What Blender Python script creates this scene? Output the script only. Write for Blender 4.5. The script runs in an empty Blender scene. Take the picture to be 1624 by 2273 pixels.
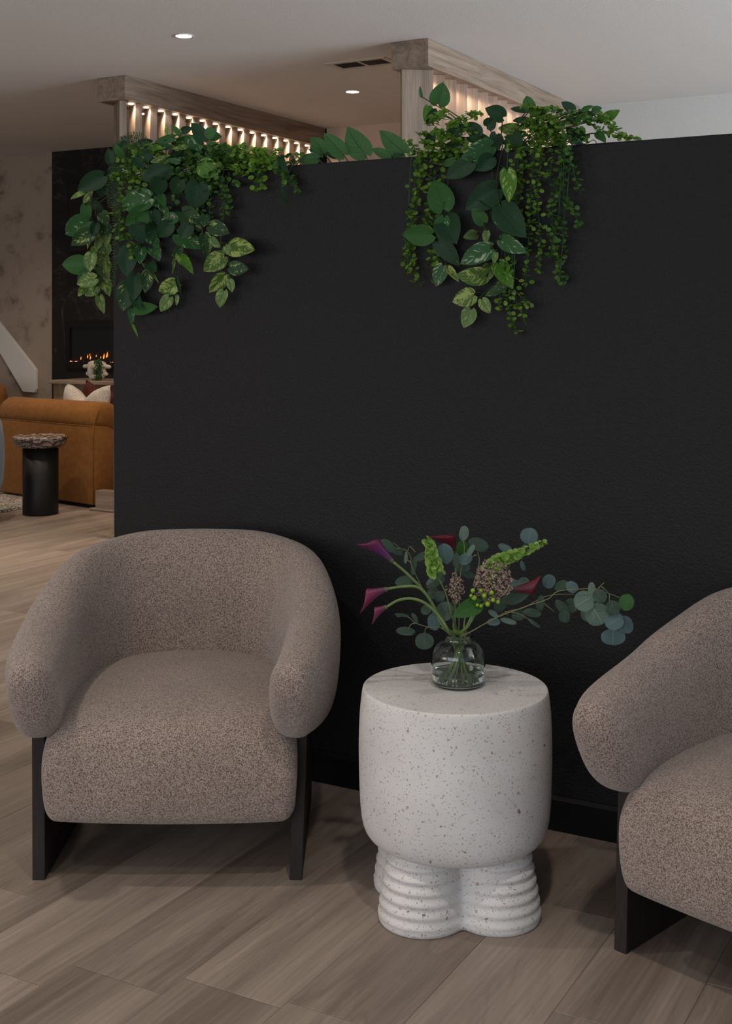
import bpy, bmesh, math, random
from mathutils import Vector, Matrix, noise as mnoise
rnd = random.Random(7)
S = bpy.context.scene
COL = S.collection
# ------------------------------------------------------------------ camera
CH = 1.25                       # eye height (m); room axes: X along the dark partition, Y into the building
F = 2794.0                      # focal length in pixels of the 1624 px wide frame
CA, SA = 0.8754, 0.4835         # camera yaw against the room
cam = bpy.data.cameras.new('camera')
cam.sensor_fit = 'HORIZONTAL'; cam.sensor_width = 36.0
cam.lens = 36.0 * F / 1624.0
cam.shift_y = -(1136.5 - 721.0) / 1624.0
cam.clip_start = 0.05
camo = bpy.data.objects.new('camera', cam); COL.objects.link(camo)
camo.location = (0, 0, CH)
camo.rotation_euler = (math.pi / 2, 0, math.atan2(SA, CA))
S.camera = camo
S.view_settings.view_transform = 'Standard'
S.view_settings.look = 'None'
S.view_settings.gamma = 1.0
S.view_settings.use_curve_mapping = False
S.view_settings.exposure = 1.6
# ------------------------------------------------------------------ world, lights
w = bpy.data.worlds.new('world'); S.world = w; w.use_nodes = True
w.node_tree.nodes['Background'].inputs[0].default_value = (0.72, 0.78, 0.9, 1)
w.node_tree.nodes['Background'].inputs[1].default_value = 0.19

def area(name, loc, target, sx, sy, power, col):
    L = bpy.data.lights.new(name, 'AREA'); L.shape = 'RECTANGLE'; L.size = sx; L.size_y = sy
    L.energy = power; L.color = col
    o = bpy.data.objects.new(name, L); COL.objects.link(o); o.location = loc
    o.rotation_euler = (Vector(target) - Vector(loc)).to_track_quat('-Z', 'Y').to_euler()
    return o
def spot(name, loc, target, power, col, ang=100, blend=.8, rad=.04):
    L = bpy.data.lights.new(name, 'SPOT'); L.energy = power; L.color = col
    L.spot_size = math.radians(ang); L.spot_blend = blend; L.shadow_soft_size = rad
    o = bpy.data.objects.new(name, L); COL.objects.link(o); o.location = loc
    o.rotation_euler = (Vector(target) - Vector(loc)).to_track_quat('-Z', 'Y').to_euler()
    return o
# daylight from the window wall on the right; unseen fill areas added behind the camera
area('window_light_right', (3.9, 5.2, 1.35), (-4, 5.0, 2.0), 4.6, 2.2, 180, (0.88, 0.94, 1.0))
area('fill_light_left', (-5.5, -3.2, 1.3), (-5.6, 4.2, 2.7), 3.0, 1.6, 22, (1.0, .86, .70))  # added warm fill, lifts the back room and the left ceiling
area('fill_light_front', (-1.0, -3.3, 1.35), (-1.4, 3.0, 0.7), 5.0, 2.0, 27, (0.90, 0.94, 1.0))  # added soft fill from the camera side for wall, chairs and table
WARM = (1.0, 0.80, 0.60)

# ------------------------------------------------------------------ helpers
def px(x, y, Y):
    """point where the sight line through image point (x, y) meets the vertical plane Y = const"""
    rp = (x - 812.0) / F
    d = Y / (SA * rp + CA)
    return Vector((d * (CA * rp - SA), Y, CH + (721.0 - y) / F * d))
def pd(x, y, d):
    r = (x - 812.0) / F * d
    return Vector((CA * r - SA * d, SA * r + CA * d, CH + (721.0 - y) / F * d))
def cw(r, d, z=0.0):
    return Vector((CA * r - SA * d, SA * r + CA * d, z))
CAMP = Vector((0, 0, CH))
RIGHT = Vector((CA, SA, 0)); FWD = Vector((-SA, CA, 0)); UP = Vector((0, 0, 1))

def finish(bm, name, mat, parent=None, smooth=True, loc=None, rot=None, mods=None):
    me = bpy.data.meshes.new(name); bm.normal_update(); bm.to_mesh(me); bm.free()
    if smooth:
        for p in me.polygons: p.use_smooth = True
    if mat: me.materials.append(mat)
    o = bpy.data.objects.new(name, me); COL.objects.link(o)
    if loc is not None: o.location = loc
    if rot is not None: o.rotation_euler = rot
    if parent is not None: o.parent = parent
    return o
def tag(o, label, cat, group=None, kind=None):
    o['label'] = label
    if cat: o['category'] = cat
    if group: o['group'] = group
    if kind: o['kind'] = kind
    return o
def thing(name, label, cat, loc=(0, 0, 0), rz=0, group=None):
    o = bpy.data.objects.new(name, None); COL.objects.link(o)
    o.location = loc; o.rotation_euler = (0, 0, rz); o.empty_display_size = .1
    return tag(o, label, cat, group)
def struct(o):
    o['kind'] = 'structure'; return o
def bevel(o, wd, seg=2):
    m = o.modifiers.new('bevel', 'BEVEL'); m.width = wd; m.segments = seg; m.limit_method = 'ANGLE'
    return o
def subs(o, n=1):
    m = o.modifiers.new('sub', 'SUBSURF'); m.levels = n; m.render_levels = n; return o
def box_bm(x0, x1, y0, y1, z0, z1, bm=None):
    bm = bm or bmesh.new()
    vs = [bm.verts.new(p) for p in ((x0,y0,z0),(x1,y0,z0),(x1,y1,z0),(x0,y1,z0),(x0,y0,z1),(x1,y0,z1),(x1,y1,z1),(x0,y1,z1))]
    for f in ((0,3,2,1),(4,5,6,7),(0,1,5,4),(1,2,6,5),(2,3,7,6),(3,0,4,7)):
        bm.faces.new([vs[i] for i in f])
    return bm
def box(name, x0, x1, y0, y1, z0, z1, mat, parent=None, bev=0.0, seg=2):
    c = Vector(((x0+x1)/2, (y0+y1)/2, (z0+z1)/2))
    bm = box_bm(x0-c.x, x1-c.x, y0-c.y, y1-c.y, z0-c.z, z1-c.z)
    o = finish(bm, name, mat, parent, smooth=False, loc=c)
    if bev: bevel(o, bev, seg)
    return o
def loft(rings, bm=None, cap=True, closed=False):
    bm = bm or bmesh.new()
    R = [[bm.verts.new(p) for p in r] for r in rings]
    n = len(R[0])
    m = len(R)
    for i in range(m if closed else m - 1):
        a, b = R[i], R[(i+1) % m]
        for j in range(n):
            bm.faces.new((a[j], a[(j+1) % n], b[(j+1) % n], b[j]))
    if cap and not closed:
        bm.faces.new(R[0][::-1]); bm.faces.new(R[-1])
    return bm
def lathe_bm(prof, n=48, bm=None, cx=0, cy=0):
    bm = bm or bmesh.new(); rings = []
    for r, z in prof:
        if r < 1e-6: rings.append([bm.verts.new((cx, cy, z))])
        else: rings.append([bm.verts.new((cx + r*math.cos(2*math.pi*k/n), cy + r*math.sin(2*math.pi*k/n), z)) for k in range(n)])
    for a, b in zip(rings, rings[1:]):
        for k in range(n):
            k2 = (k+1) % n
            if len(a) == 1 and len(b) == 1: continue
            if len(a) == 1: bm.faces.new((a[0], b[k2], b[k]))
            elif len(b) == 1: bm.faces.new((a[k], a[k2], b[0]))
            else: bm.faces.new((a[k], a[k2], b[k2], b[k]))
    return bm
def spline(pts, n):
    """Catmull-Rom through pts (any dimension tuples) with n samples per span"""
    P = [Vector(p) for p in pts]
    if len(P) < 3:
        return [P[0].lerp(P[-1], i/n) for i in range(n+1)]
    out = []
    for i in range(len(P)-1):
        p0 = P[i-1] if i else P[0]*2 - P[1]
        p1, p2 = P[i], P[i+1]
        p3 = P[i+2] if i+2 < len(P) else P[-1]*2 - P[-2]
        for k in range(n):
            t = k/n
            out.append(.5*((2*p1) + (p2-p0)*t + (2*p0-5*p1+4*p2-p3)*t*t + (3*p1-p0-3*p2+p3)*t*t*t))
    out.append(P[-1]); return out
def tube(bm, pts, r, n=5, r1=None):
    rings = []
    m = len(pts); up0 = Vector((.3, .2, 1)).normalized()
    for i, p in enumerate(pts):
        t = (pts[min(i+1, m-1)] - pts[max(i-1, 0)])
        if t.length < 1e-9: t = Vector((0, 0, 1))
        t.normalize()
        a = t.cross(up0)
        if a.length < .05: a = t.cross(Vector((1, 0, 0)))
        a.normalize(); b = t.cross(a)
        rr = r if r1 is None else r + (r1-r)*i/(m-1)
        rings.append([p + (a*math.cos(2*math.pi*k/n) + b*math.sin(2*math.pi*k/n))*rr for k in range(n)])
    return loft(rings, bm)

# ------------------------------------------------------------------ materials
def N(nt, t, **kw):
    n = nt.nodes.new(t)
    for k, v in kw.items(): setattr(n, k, v)
    return n
def newmat(name):
    m = bpy.data.materials.new(name); m.use_nodes = True
    return m, m.node_tree, m.node_tree.nodes['Principled BSDF']
def setp(b, col=None, rough=None, spec=None, metal=None):
    if col is not None: b.inputs['Base Color'].default_value = (*col, 1)
    if rough is not None: b.inputs['Roughness'].default_value = rough
    if spec is not None: b.inputs['Specular IOR Level'].default_value = spec
    if metal is not None: b.inputs['Metallic'].default_value = metal
def ramp(nt, fac, stops, interp='LINEAR'):
    r = N(nt, 'ShaderNodeValToRGB'); r.color_ramp.interpolation = interp
    e = r.color_ramp.elements
    while len(e) > 1: e.remove(e[-1])
    e[0].position = stops[0][0]; e[0].color = (*stops[0][1], 1)
    for p, c in stops[1:]:
        x = e.new(p); x.color = (*c, 1)
    nt.links.new(fac, r.inputs[0]); return r.outputs[0]
def math_(nt, op, a, b=None, c=None):
    n = N(nt, 'ShaderNodeMath', operation=op)
    for i, v in enumerate((a, b, c)):
        if v is None: continue
        if isinstance(v, (int, float)): n.inputs[i].default_value = v
        else: nt.links.new(v, n.inputs[i])
    return n.outputs[0]
def mix(nt, fac, a, b):
    n = N(nt, 'ShaderNodeMix', data_type='RGBA')
    if isinstance(fac, (int, float)): n.inputs[0].default_value = fac
    else: nt.links.new(fac, n.inputs[0])
    for i, v in ((6, a), (7, b)):
        if isinstance(v, tuple): n.inputs[i].default_value = (*v, 1)
        else: nt.links.new(v, n.inputs[i])
    return n.outputs[2]
def noise_(nt, vec, scale, detail=3, rough=.5, dist=0.0):
    n = N(nt, 'ShaderNodeTexNoise'); n.inputs['Scale'].default_value = scale
    n.inputs['Detail'].default_value = detail; n.inputs['Roughness'].default_value = rough
    n.inputs['Distortion'].default_value = dist
    if vec is not None: nt.links.new(vec, n.inputs['Vector'])
    return n.outputs['Fac']
def coords(nt, scale=(1, 1, 1), rand=0.0, src='Object'):
    tc = N(nt, 'ShaderNodeTexCoord'); mp = N(nt, 'ShaderNodeMapping')
    mp.inputs['Scale'].default_value = scale
    nt.links.new(tc.outputs[src], mp.inputs[0])
    if rand:
        oi = N(nt, 'ShaderNodeObjectInfo'); m = math_(nt, 'MULTIPLY', oi.outputs['Random'], rand)
        cx = N(nt, 'ShaderNodeCombineXYZ')
        for i in range(3): nt.links.new(m, cx.inputs[i])
        nt.links.new(cx.outputs[0], mp.inputs['Location'])
    return mp.outputs[0]
def bump(nt, b, h, strength, dist):
    n = N(nt, 'ShaderNodeBump'); n.inputs['Strength'].default_value = strength
    n.inputs['Distance'].default_value = dist
    nt.links.new(h, n.inputs['Height']); nt.links.new(n.outputs[0], b.inputs['Normal'])

def plain(name, col, rough=.5, spec=.5, metal=0.0, nscale=0, namt=.15, bmp=0):
    m, nt, b = newmat(name); setp(b, col, rough, spec, metal)
    if nscale:
        f = noise_(nt, coords(nt), nscale, 4)
        d = tuple(c*(1-namt) for c in col); l = tuple(min(1, c*(1+namt)) for c in col)
        nt.links.new(ramp(nt, f, ((.3, d), (.7, l))), b.inputs['Base Color'])
        if bmp: bump(nt, b, f, .5, bmp)
    return m
def wood(name, dark, mid, light, axis='Y', rough=.5, sc=1.0, rand=37.0, var=.12, fine_amt=.8):
    m, nt, b = newmat(name); setp(b, None, rough, .35)
    long_, acr = .8*sc, 9.0*sc
    s = {'X': (long_, acr, acr), 'Y': (acr, long_, acr), 'Z': (acr, acr, long_)}[axis]
    v = coords(nt, s, rand)
    warp = noise_(nt, v, .55, 2, .5)
    big = noise_(nt, v, .9, 5, .6, 1.6)
    s2 = {'X': (1.6, 60, 60), 'Y': (60, 1.6, 60), 'Z': (60, 60, 1.6)}[axis]
    fine = noise_(nt, coords(nt, s2, rand), 2.2, 3, .6)
    # cathedral rings
    r = math_(nt, 'MULTIPLY', big, 9.0); r = math_(nt, 'FRACT', r)
    r = math_(nt, 'ABSOLUTE', math_(nt, 'SUBTRACT', r, .5))
    base = ramp(nt, big, ((.28, dark), (.5, mid), (.72, light)))
    rr = ramp(nt, r, ((0.0, (1, 1, 1)), (.16, (0, 0, 0))))
    streak = math_(nt, 'MULTIPLY', rr, math_(nt, 'MULTIPLY', math_(nt, 'SUBTRACT', warp, .25), .55))
    c = mix(nt, streak, base, tuple(x*.62 for x in dark))
    fl = ramp(nt, fine, ((.35, tuple([.72]*3)), (.62, tuple([1.06]*3))))
    mu = N(nt, 'ShaderNodeMix', data_type='RGBA', blend_type='MULTIPLY'); mu.inputs[0].default_value = fine_amt
    nt.links.new(c, mu.inputs[6]); nt.links.new(fl, mu.inputs[7])
    oi = N(nt, 'ShaderNodeObjectInfo')
    hv = N(nt, 'ShaderNodeHueSaturation')
    nt.links.new(math_(nt, 'ADD', math_(nt, 'MULTIPLY', oi.outputs['Random'], 2*var), 1-var), hv.inputs['Value'])
    nt.links.new(mu.outputs[2], hv.inputs['Color'])
    nt.links.new(hv.outputs[0], b.inputs['Base Color'])
    bump(nt, b, fine, .25, .0006)
    return m
def fabric(name, light, dark, scale=520, bmp=.0015, thr=.5, sheen=.25):
    m, nt, b = newmat(name); setp(b, None, .95, .12)
    v = coords(nt)
    f = noise_(nt, v, scale, 2, .6, .8)
    big = noise_(nt, v, 7, 3)
    c = ramp(nt, f, ((thr-.09, dark), (thr+.08, light)))
    hv = N(nt, 'ShaderNodeHueSaturation'); nt.links.new(c, hv.inputs['Color'])
    nt.links.new(math_(nt, 'ADD', math_(nt, 'MULTIPLY', big, .3), .85), hv.inputs['Value'])
    nt.links.new(hv.outputs[0], b.inputs['Base Color'])
    b.inputs['Sheen Weight'].default_value = sheen; b.inputs['Sheen Roughness'].default_value = .6
    bump(nt, b, f, .8, bmp)
    return m
def emit(name, col, st):
    m = bpy.data.materials.new(name); m.use_nodes = True; nt = m.node_tree
    nt.nodes.remove(nt.nodes['Principled BSDF'])
    e = N(nt, 'ShaderNodeEmission'); e.inputs[0].default_value = (*col, 1); e.inputs[1].default_value = st
    nt.links.new(e.outputs[0], nt.nodes['Material Output'].inputs[0]); return m

M = {}
# matt charcoal paint over an orange-peel texture
m, nt, b = newmat('charcoal_textured_paint'); setp(b, (.0092, .0093, .0103), .62, .3)
v = coords(nt); f = noise_(nt, v, 190, 3, .55, .3); bump(nt, b, f, .9, .0026); M['black_wall'] = m
m, nt, b = newmat('black_trim_paint'); setp(b, (.006, .006, .007), .6, .15); M['black_trim'] = m
m, nt, b = newmat('ceiling_paint'); setp(b, (.62, .612, .60), .9, .2)
f = noise_(nt, coords(nt), 90, 3); bump(nt, b, f, .5, .0015); M['ceiling'] = m
M['pale_wall'] = plain('pale_wall_paint', (.47, .475, .465), .85, .2, nscale=60, namt=.03)
M['taupe_wall'] = plain('warm_taupe_wall', (.50, .42, .36), .85, .2, nscale=3, namt=.04)
# beige wall with faded smudges
m, nt, b = newmat('mottled_beige_wallcovering'); setp(b, None, .85, .2)
v = coords(nt)
f1 = noise_(nt, v, 5.5, 3, .6); f2 = noise_(nt, v, 40, 4)
c = ramp(nt, f1, ((.30, (.17, .13, .105)), (.40, (.29, .235, .195)), (.5, (.335, .275, .23))))
nt.links.new(mix(nt, math_(nt, 'MULTIPLY', f2, .18), c, (.2, .16, .13)), b.inputs['Base Color'])
M['beige_wall'] = m
# dark veined stone
m, nt, b = newmat('black_veined_stone'); setp(b, None, .6, .25)
v = coords(nt); f = noise_(nt, v, 1.6, 5, .6, 1.5)
r = math_(nt, 'ABSOLUTE', math_(nt, 'SUBTRACT', f, .5))
nt.links.new(ramp(nt, r, ((0, (.05, .045, .042)), (.006, (.012, .011, .011)), (.1, (.009, .0085, .0085)))), b.inputs['Base Color'])
M['black_stone'] = m
M['black_void'] = plain('matt_black_metal', (.003, .003, .003), .5, .3)
M['glass_dark'] = plain('dark_fire_glass', (.008, .009, .010), .3, .25)
M['screen'] = plain('dark_screen', (.010, .008, .008), .4, .25)
M['plank'] = wood('greige_oak_plank', (.155, .118, .094), (.245, .196, .162), (.33, .27, .225), 'Y', .48, .62, var=.06, fine_amt=.55)
M['oak_y'] = wood('greige_oak_y', (.145, .106, .079), (.235, .180, .137), (.31, .245, .19), 'Y', .5, 1.6, var=.04)
M['oak_z'] = wood('greige_oak_z', (.145, .108, .082), (.21, .162, .125), (.265, .208, .165), 'Z', .5, 1.3, var=.06)
M['oak_x'] = wood('greige_oak_x', (.16, .12, .09), (.24, .185, .14), (.32, .25, .195), 'X', .5, 1.4, var=.04)
M['cab'] = wood('honey_oak', (.14, .095, .055), (.21, .145, .085), (.28, .2, .12), 'Z', .5, 2, var=.03)
M['espresso'] = wood('espresso_wood', (.010, .007, .006), (.016, .011, .009), (.024, .016, .013), 'Z', .7, 1.5, var=.05)
M['boucle'] = fabric('taupe_boucle', (.36, .285, .245), (.098, .068, .053), 380, .0018, .49)
M['camel'] = fabric('camel_velvet', (.225, .095, .022), (.195, .08, .018), 25, .0004, .5, .06)
M['blue'] = fabric('slate_blue_weave', (.085, .12, .165), (.05, .075, .105), 300, .001)
M['linen'] = fabric('grey_linen', (.52, .47, .42), (.35, .32, .29), 90, .0008)
M['maroon'] = fabric('maroon_plush', (.075, .018, .012), (.035, .009, .007), 90, .001, .5, .03)
m, nt, b = newmat('chunky_rug'); setp(b, None, .95, .1)
f = noise_(nt, coords(nt), 75, 2, .6, .5)
nt.links.new(ramp(nt, f, ((.42, (.07, .065, .06)), (.56, (.42, .39, .36)))), b.inputs['Base Color']); bump(nt, b, f, 1, .006); M['rug'] = m
# speckled terrazzo
m, nt, b = newmat('ivory_terrazzo'); setp(b, None, .55, .35)
v = coords(nt)
col = None
base = ramp(nt, noise_(nt, v, 6, 3), ((.3, (.555, .54, .53)), (.7, (.66, .65, .64))))
for sc, size, keep, seed in ((62, .17, .86, (3, 1, 2)), (135, .25, .62, (7, 5, 1)), (270, .30, .50, (1, 9, 4))):
    mp = N(nt, 'ShaderNodeMapping'); mp.inputs['Location'].default_value = seed
    nt.links.new(v, mp.inputs[0])
    wn = N(nt, 'ShaderNodeTexNoise'); wn.inputs['Scale'].default_value = sc*.8
    nt.links.new(mp.outputs[0], wn.inputs['Vector'])
    vm = N(nt, 'ShaderNodeVectorMath', operation='MULTIPLY_ADD')
    nt.links.new(wn.outputs['Color'], vm.inputs[0]); vm.inputs[1].default_value = (1.3/sc,)*3
    nt.links.new(mp.outputs[0], vm.inputs[2])
    vo = N(nt, 'ShaderNodeTexVoronoi'); vo.inputs['Scale'].default_value = sc
    nt.links.new(vm.outputs[0], vo.inputs['Vector'])
    sx = N(nt, 'ShaderNodeSeparateXYZ'); nt.links.new(vo.outputs['Color'], sx.inputs[0])
    near = math_(nt, 'LESS_THAN', vo.outputs['Distance'], math_(nt, 'MULTIPLY', sx.outputs[2], size*1.5))
    pick = math_(nt, 'GREATER_THAN', sx.outputs[0], keep)
    fac = math_(nt, 'MULTIPLY', math_(nt, 'MULTIPLY', near, pick), .85 if sc < 100 else .62)
    chip = ramp(nt, sx.outputs[1], ((0, (.10, .085, .075)), (.3, (.20, .16, .12)), (.5, (.33, .27, .19)), (.7, (.17, .17, .175)), (.9, (.36, .25, .20))))
    base = mix(nt, fac, base, chip)
nt.links.new(base, b.inputs['Base Color'])
M['terrazzo'] = m
# brown and white marble
m, nt, b = newmat('brown_white_marble'); setp(b, None, .25, .5)
f = noise_(nt, coords(nt, (1, 1, 2.2)), 9, 6, .65, 2.5)
nt.links.new(ramp(nt, f, ((.36, (.03, .017, .013)), (.48, (.09, .055, .045)), (.53, (.5, .42, .37)), (.6, (.08, .045, .036)), (.7, (.38, .31, .27)))), b.inputs['Base Color']); M['marble'] = m
M['lacquer'] = plain('black_lacquer', (.006, .006, .006), .5, .3)
M['cream_ceramic'] = plain('cream_stoneware', (.47, .42, .36), .7, .3, nscale=50, namt=.12)
M['vent_white'] = plain('vent_white', (.50, .47, .43), .6, .3)
M['downlight'] = emit('downlight_glow', (1, .93, .84), 9)
M['puck'] = emit('puck_glow', (1, .80, .56), 14)
M['flame'] = emit('flame_glow', (1, .19, .03), 1.1)
M['ember'] = emit('ember_glow', (1, .22, .11), 1.3)
M['soil'] = plain('dark_potting_soil', (.012, .009, .007), .95, .1, nscale=60, namt=.4)
# glass and water
m, nt, b = newmat('clear_vase_glass'); setp(b, (.90, .96, .93), .02, .5)
b.inputs['Transmission Weight'].default_value = 1; b.inputs['IOR'].default_value = 1.45; M['glass'] = m
m, nt, b = newmat('vase_water'); setp(b, (.80, .88, .80), .01, .5)
b.inputs['Transmission Weight'].default_value = 1; b.inputs['IOR'].default_value = 1.33; M['water'] = m
M['stem'] = plain('green_stem', (.10, .16, .045), .5, .4, nscale=40)
M['stem_dark'] = plain('dark_vine_stem', (.035, .055, .015), .55, .3, nscale=40)
M['stem_teal'] = plain('teal_green_wire_stem', (.02, .09, .035), .5, .3)
M['twig'] = plain('pale_twig', (.16, .17, .07), .6, .3)

def leafmat(name, base, base2, cream, amt, vein=(.1, .2, .05), veinamt=.5, rough=.5, trans=.12):
    m, nt, b = newmat(name); setp(b, None, rough, .22)
    uv = N(nt, 'ShaderNodeUVMap'); sep = N(nt, 'ShaderNodeSeparateXYZ'); nt.links.new(uv.outputs[0], sep.inputs[0])
    u = math_(nt, 'MULTIPLY', math_(nt, 'SUBTRACT', sep.outputs[0], .5), 2.0)
    au = math_(nt, 'ABSOLUTE', u)
    s = math_(nt, 'SUBTRACT', sep.outputs[1], math_(nt, 'MULTIPLY', au, .38))
    oi = N(nt, 'ShaderNodeObjectInfo')
    cx = N(nt, 'ShaderNodeCombineXYZ')
    nt.links.new(math_(nt, 'MULTIPLY', s, 11.0), cx.inputs[0]); nt.links.new(math_(nt, 'MULTIPLY', u, 1.5), cx.inputs[1])
    nt.links.new(math_(nt, 'MULTIPLY', oi.outputs['Random'], 60.0), cx.inputs[2])
    f = noise_(nt, cx.outputs[0], 1.0, 4, .65, .6)
    cy = N(nt, 'ShaderNodeCombineXYZ')
    nt.links.new(sep.outputs[1], cy.inputs[0]); nt.links.new(u, cy.inputs[1])
    nt.links.new(math_(nt, 'MULTIPLY', oi.outputs['Random'], 31.0), cy.inputs[2])
    g = noise_(nt, cy.outputs[0], 1.6, 2)
    h = math_(nt, 'ADD', math_(nt, 'MULTIPLY', f, .75), math_(nt, 'MULTIPLY', g, .45))
    t = .86 - amt*.5
    msk = ramp(nt, h, ((t-.015, (0, 0, 0)), (t+.03, (1, 1, 1))))
    bb = mix(nt, math_(nt, 'MULTIPLY', g, 1.0), base, base2)
    c = mix(nt, msk, bb, cream)
    # midrib and side veins
    lat = math_(nt, 'ABSOLUTE', math_(nt, 'SUBTRACT', math_(nt, 'FRACT', math_(nt, 'MULTIPLY', math_(nt, 'SUBTRACT', sep.outputs[1], math_(nt, 'MULTIPLY', au, .30)), 6.0)), .5))
    latm = math_(nt, 'LESS_THAN', lat, .035)
    mid = math_(nt, 'LESS_THAN', au, .035)
    vm_ = math_(nt, 'MULTIPLY', math_(nt, 'MAXIMUM', math_(nt, 'MULTIPLY', latm, .6), mid), veinamt)
    c = mix(nt, vm_, c, vein)
    nt.links.new(c, b.inputs['Base Color'])
    bump(nt, b, lat, .25, .0012)
    if trans:
        out = nt.nodes['Material Output']; tr = N(nt, 'ShaderNodeBsdfTranslucent'); nt.links.new(c, tr.inputs[0])
        ms = N(nt, 'ShaderNodeMixShader'); ms.inputs[0].default_value = trans
        nt.links.new(b.outputs[0], ms.inputs[1]); nt.links.new(tr.outputs[0], ms.inputs[2]); nt.links.new(ms.outputs[0], out.inputs[0])
    return m
CR = (.34, .42, .12); WH = (.38, .45, .30)
LM = {
 'dark':  leafmat('pothos_dark', (.011, .042, .016), (.018, .058, .022), WH, .12, (.03, .08, .04)),
 'darky': leafmat('pothos_dark_cream', (.016, .050, .014), (.022, .065, .020), CR, .34, (.03, .08, .03)),
 'green': leafmat('pothos_green', (.030, .105, .025), (.042, .13, .03), CR, .16, (.02, .07, .02)),
 'streak': leafmat('pothos_streaked', (.028, .10, .030), (.035, .115, .035), WH, .34, (.02, .06, .02)),
 'bright': leafmat('pothos_bright', (.060, .17, .020), (.085, .21, .025), CR, .36, (.04, .12, .02)),
 'olive': leafmat('pothos_olive_cream', (.060, .13, .022), (.075, .15, .03), CR, .50, (.05, .1, .03)),
 'pale':  leafmat('pothos_pale', (.10, .19, .060), (.14, .23, .075), CR, .42, (.05, .09, .03), .9),
 'back':  leafmat('pothos_soft_green', (.045, .13, .040), (.06, .16, .05), (.07, .17, .05), .2, (.015, .05, .015), .9, trans=.25),
 'euca':  leafmat('silver_dollar_leaf', (.075, .125, .100), (.10, .155, .125), (.12, .18, .14), .3, (.25, .30, .22), .55, .6, .05),
 'eucad': leafmat('dark_eucalyptus_leaf', (.030, .055, .040), (.042, .075, .05), (.05, .09, .06), .3, (.10, .14, .09), .4, .6, .05),
 'eucab': leafmat('blue_eucalyptus_leaf', (.060, .105, .110), (.08, .13, .13), (.09, .14, .13), .3, (.18, .24, .2), .4, .6, .05),
 'hyper': leafmat('deep_green_leaf', (.020, .075, .012), (.028, .09, .016), (.03, .09, .02), .1, (.04, .12, .03), .6, .45, .05),
}
def tinymat(name, a, c, rough=.45, trans=.15):
    m, nt, b = newmat(name); setp(b, None, rough, .28)
    g = N(nt, 'ShaderNodeNewGeometry')
    col = ramp(nt, g.outputs['Random Per Island'], ((0, a), (1, c)))
    nt.links.new(col, b.inputs['Base Color'])
    out = nt.nodes['Material Output']; tr = N(nt, 'ShaderNodeBsdfTranslucent'); nt.links.new(col, tr.inputs[0])
    ms = N(nt, 'ShaderNodeMixShader'); ms.inputs[0].default_value = trans
    nt.links.new(b.outputs[0], ms.inputs[1]); nt.links.new(tr.outputs[0], ms.inputs[2]); nt.links.new(ms.outputs[0], out.inputs[0])
    return m
M['box1'] = tinymat('small_leaf_green', (.055, .145, .014), (.17, .31, .035))
M['box2'] = tinymat('small_leaf_lime', (.09, .22, .02), (.19, .36, .04))
M['box3'] = tinymat('small_leaf_deep', (.035, .10, .02), (.085, .19, .03))
M['fern'] = tinymat('fern_leaf', (.022, .055, .018), (.045, .095, .03))
M['fernpot'] = tinymat('vase_fern_leaf', (.02, .06, .012), (.05, .12, .025))
M['bells'] = tinymat('bells_green', (.16, .30, .05), (.26, .42, .09), .5, .2)
M['umbel'] = tinymat('dusty_pink_floret', (.20, .13, .105), (.42, .31, .25), .7, .1)
M['berry'] = plain('green_berry', (.19, .33, .015), .3, .5)
def callamat(name, a, c):
    m, nt, b = newmat(name); setp(b, None, .45, .35)
    uv = N(nt, 'ShaderNodeUVMap'); sep = N(nt, 'ShaderNodeSeparateXYZ'); nt.links.new(uv.outputs[0], sep.inputs[0])
    nt.links.new(ramp(nt, sep.outputs[1], ((0, (.11, .15, .05)), (.14, tuple(.5*x+.02 for x in a)), (.45, a), (1, c))), b.inputs['Base Color']); return m
M['calla_purple'] = callamat('purple_calla', (.075, .012, .085), (.10, .010, .045))
M['calla_wine'] = callamat('wine_calla', (.10, .012, .045), (.15, .012, .05))
M['calla_red'] = callamat('dark_red_calla', (.06, .004, .010), (.11, .006, .018))

# ------------------------------------------------------------------ SETTING
H = 2.70
XL, XR, YB, YF = -11.0, 4.2, -3.6, 8.0
base = box('floor', XL, XR, YB, YF+.1, -.10, -.006, M['plank']); struct(base)
PW, PL = .22, 1.52
joint = {-10: 2.055, -8: 1.875, -6: 1.965, -5: 2.565, -3: 2.405}
planks = {}
def plank(x0, y0, y1, i, j):
    L = round(y1-y0, 3)
    if L not in planks:
        bm = box_bm(-PW/2+.0002, PW/2-.0002, -L/2+.0007, L/2-.0007, -.005, 0)
        top = [e for e in bm.edges if all(v_.co.z > -.001 for v_ in e.verts)]
        bmesh.ops.bevel(bm, geom=top, offset=.0009, segments=1, affect='EDGES')
        o = finish(bm, 'plank', M['plank'], smooth=False); planks[L] = o
    else:
        o = planks[L].copy(); COL.objects.link(o)
    o.name = 'plank'
    o.location = Vector((x0+PW/2, (y0+y1)/2, 0)) - base.location
    o.parent = base
X0 = -1.03 - 34*PW
for i in range(45):
    x0 = X0 + i*PW
    k = i - 29 if False else i
    idx = round((x0 + PW + 1.03)/PW) # right edge index: 0 -> right edge at -1.03
    left_idx = idx - 1
    key = None
    for q, yy in ((-5, 2.055), (-3, 1.875), (-1, 1.965), (0, 2.565), (2, 2.405)):
        if left_idx == q: key = yy
    js = key if key is not None else 1.0 + ((i*0.618*PL*1.7) % PL)
    y = js - math.ceil((js - .35)/PL)*PL
    if x0 < -6.0: ylim0 = 4.4
    elif x0 < -3.6: ylim0 = 2.6
    else: ylim0 = .35
    while y < YF:
        a, c = max(y, .3), min(y+PL, YF)
        if c > ylim0 and c - a > .05: plank(x0, round(a, 3), round(c, 3), i, 0)
        y += PL
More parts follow.
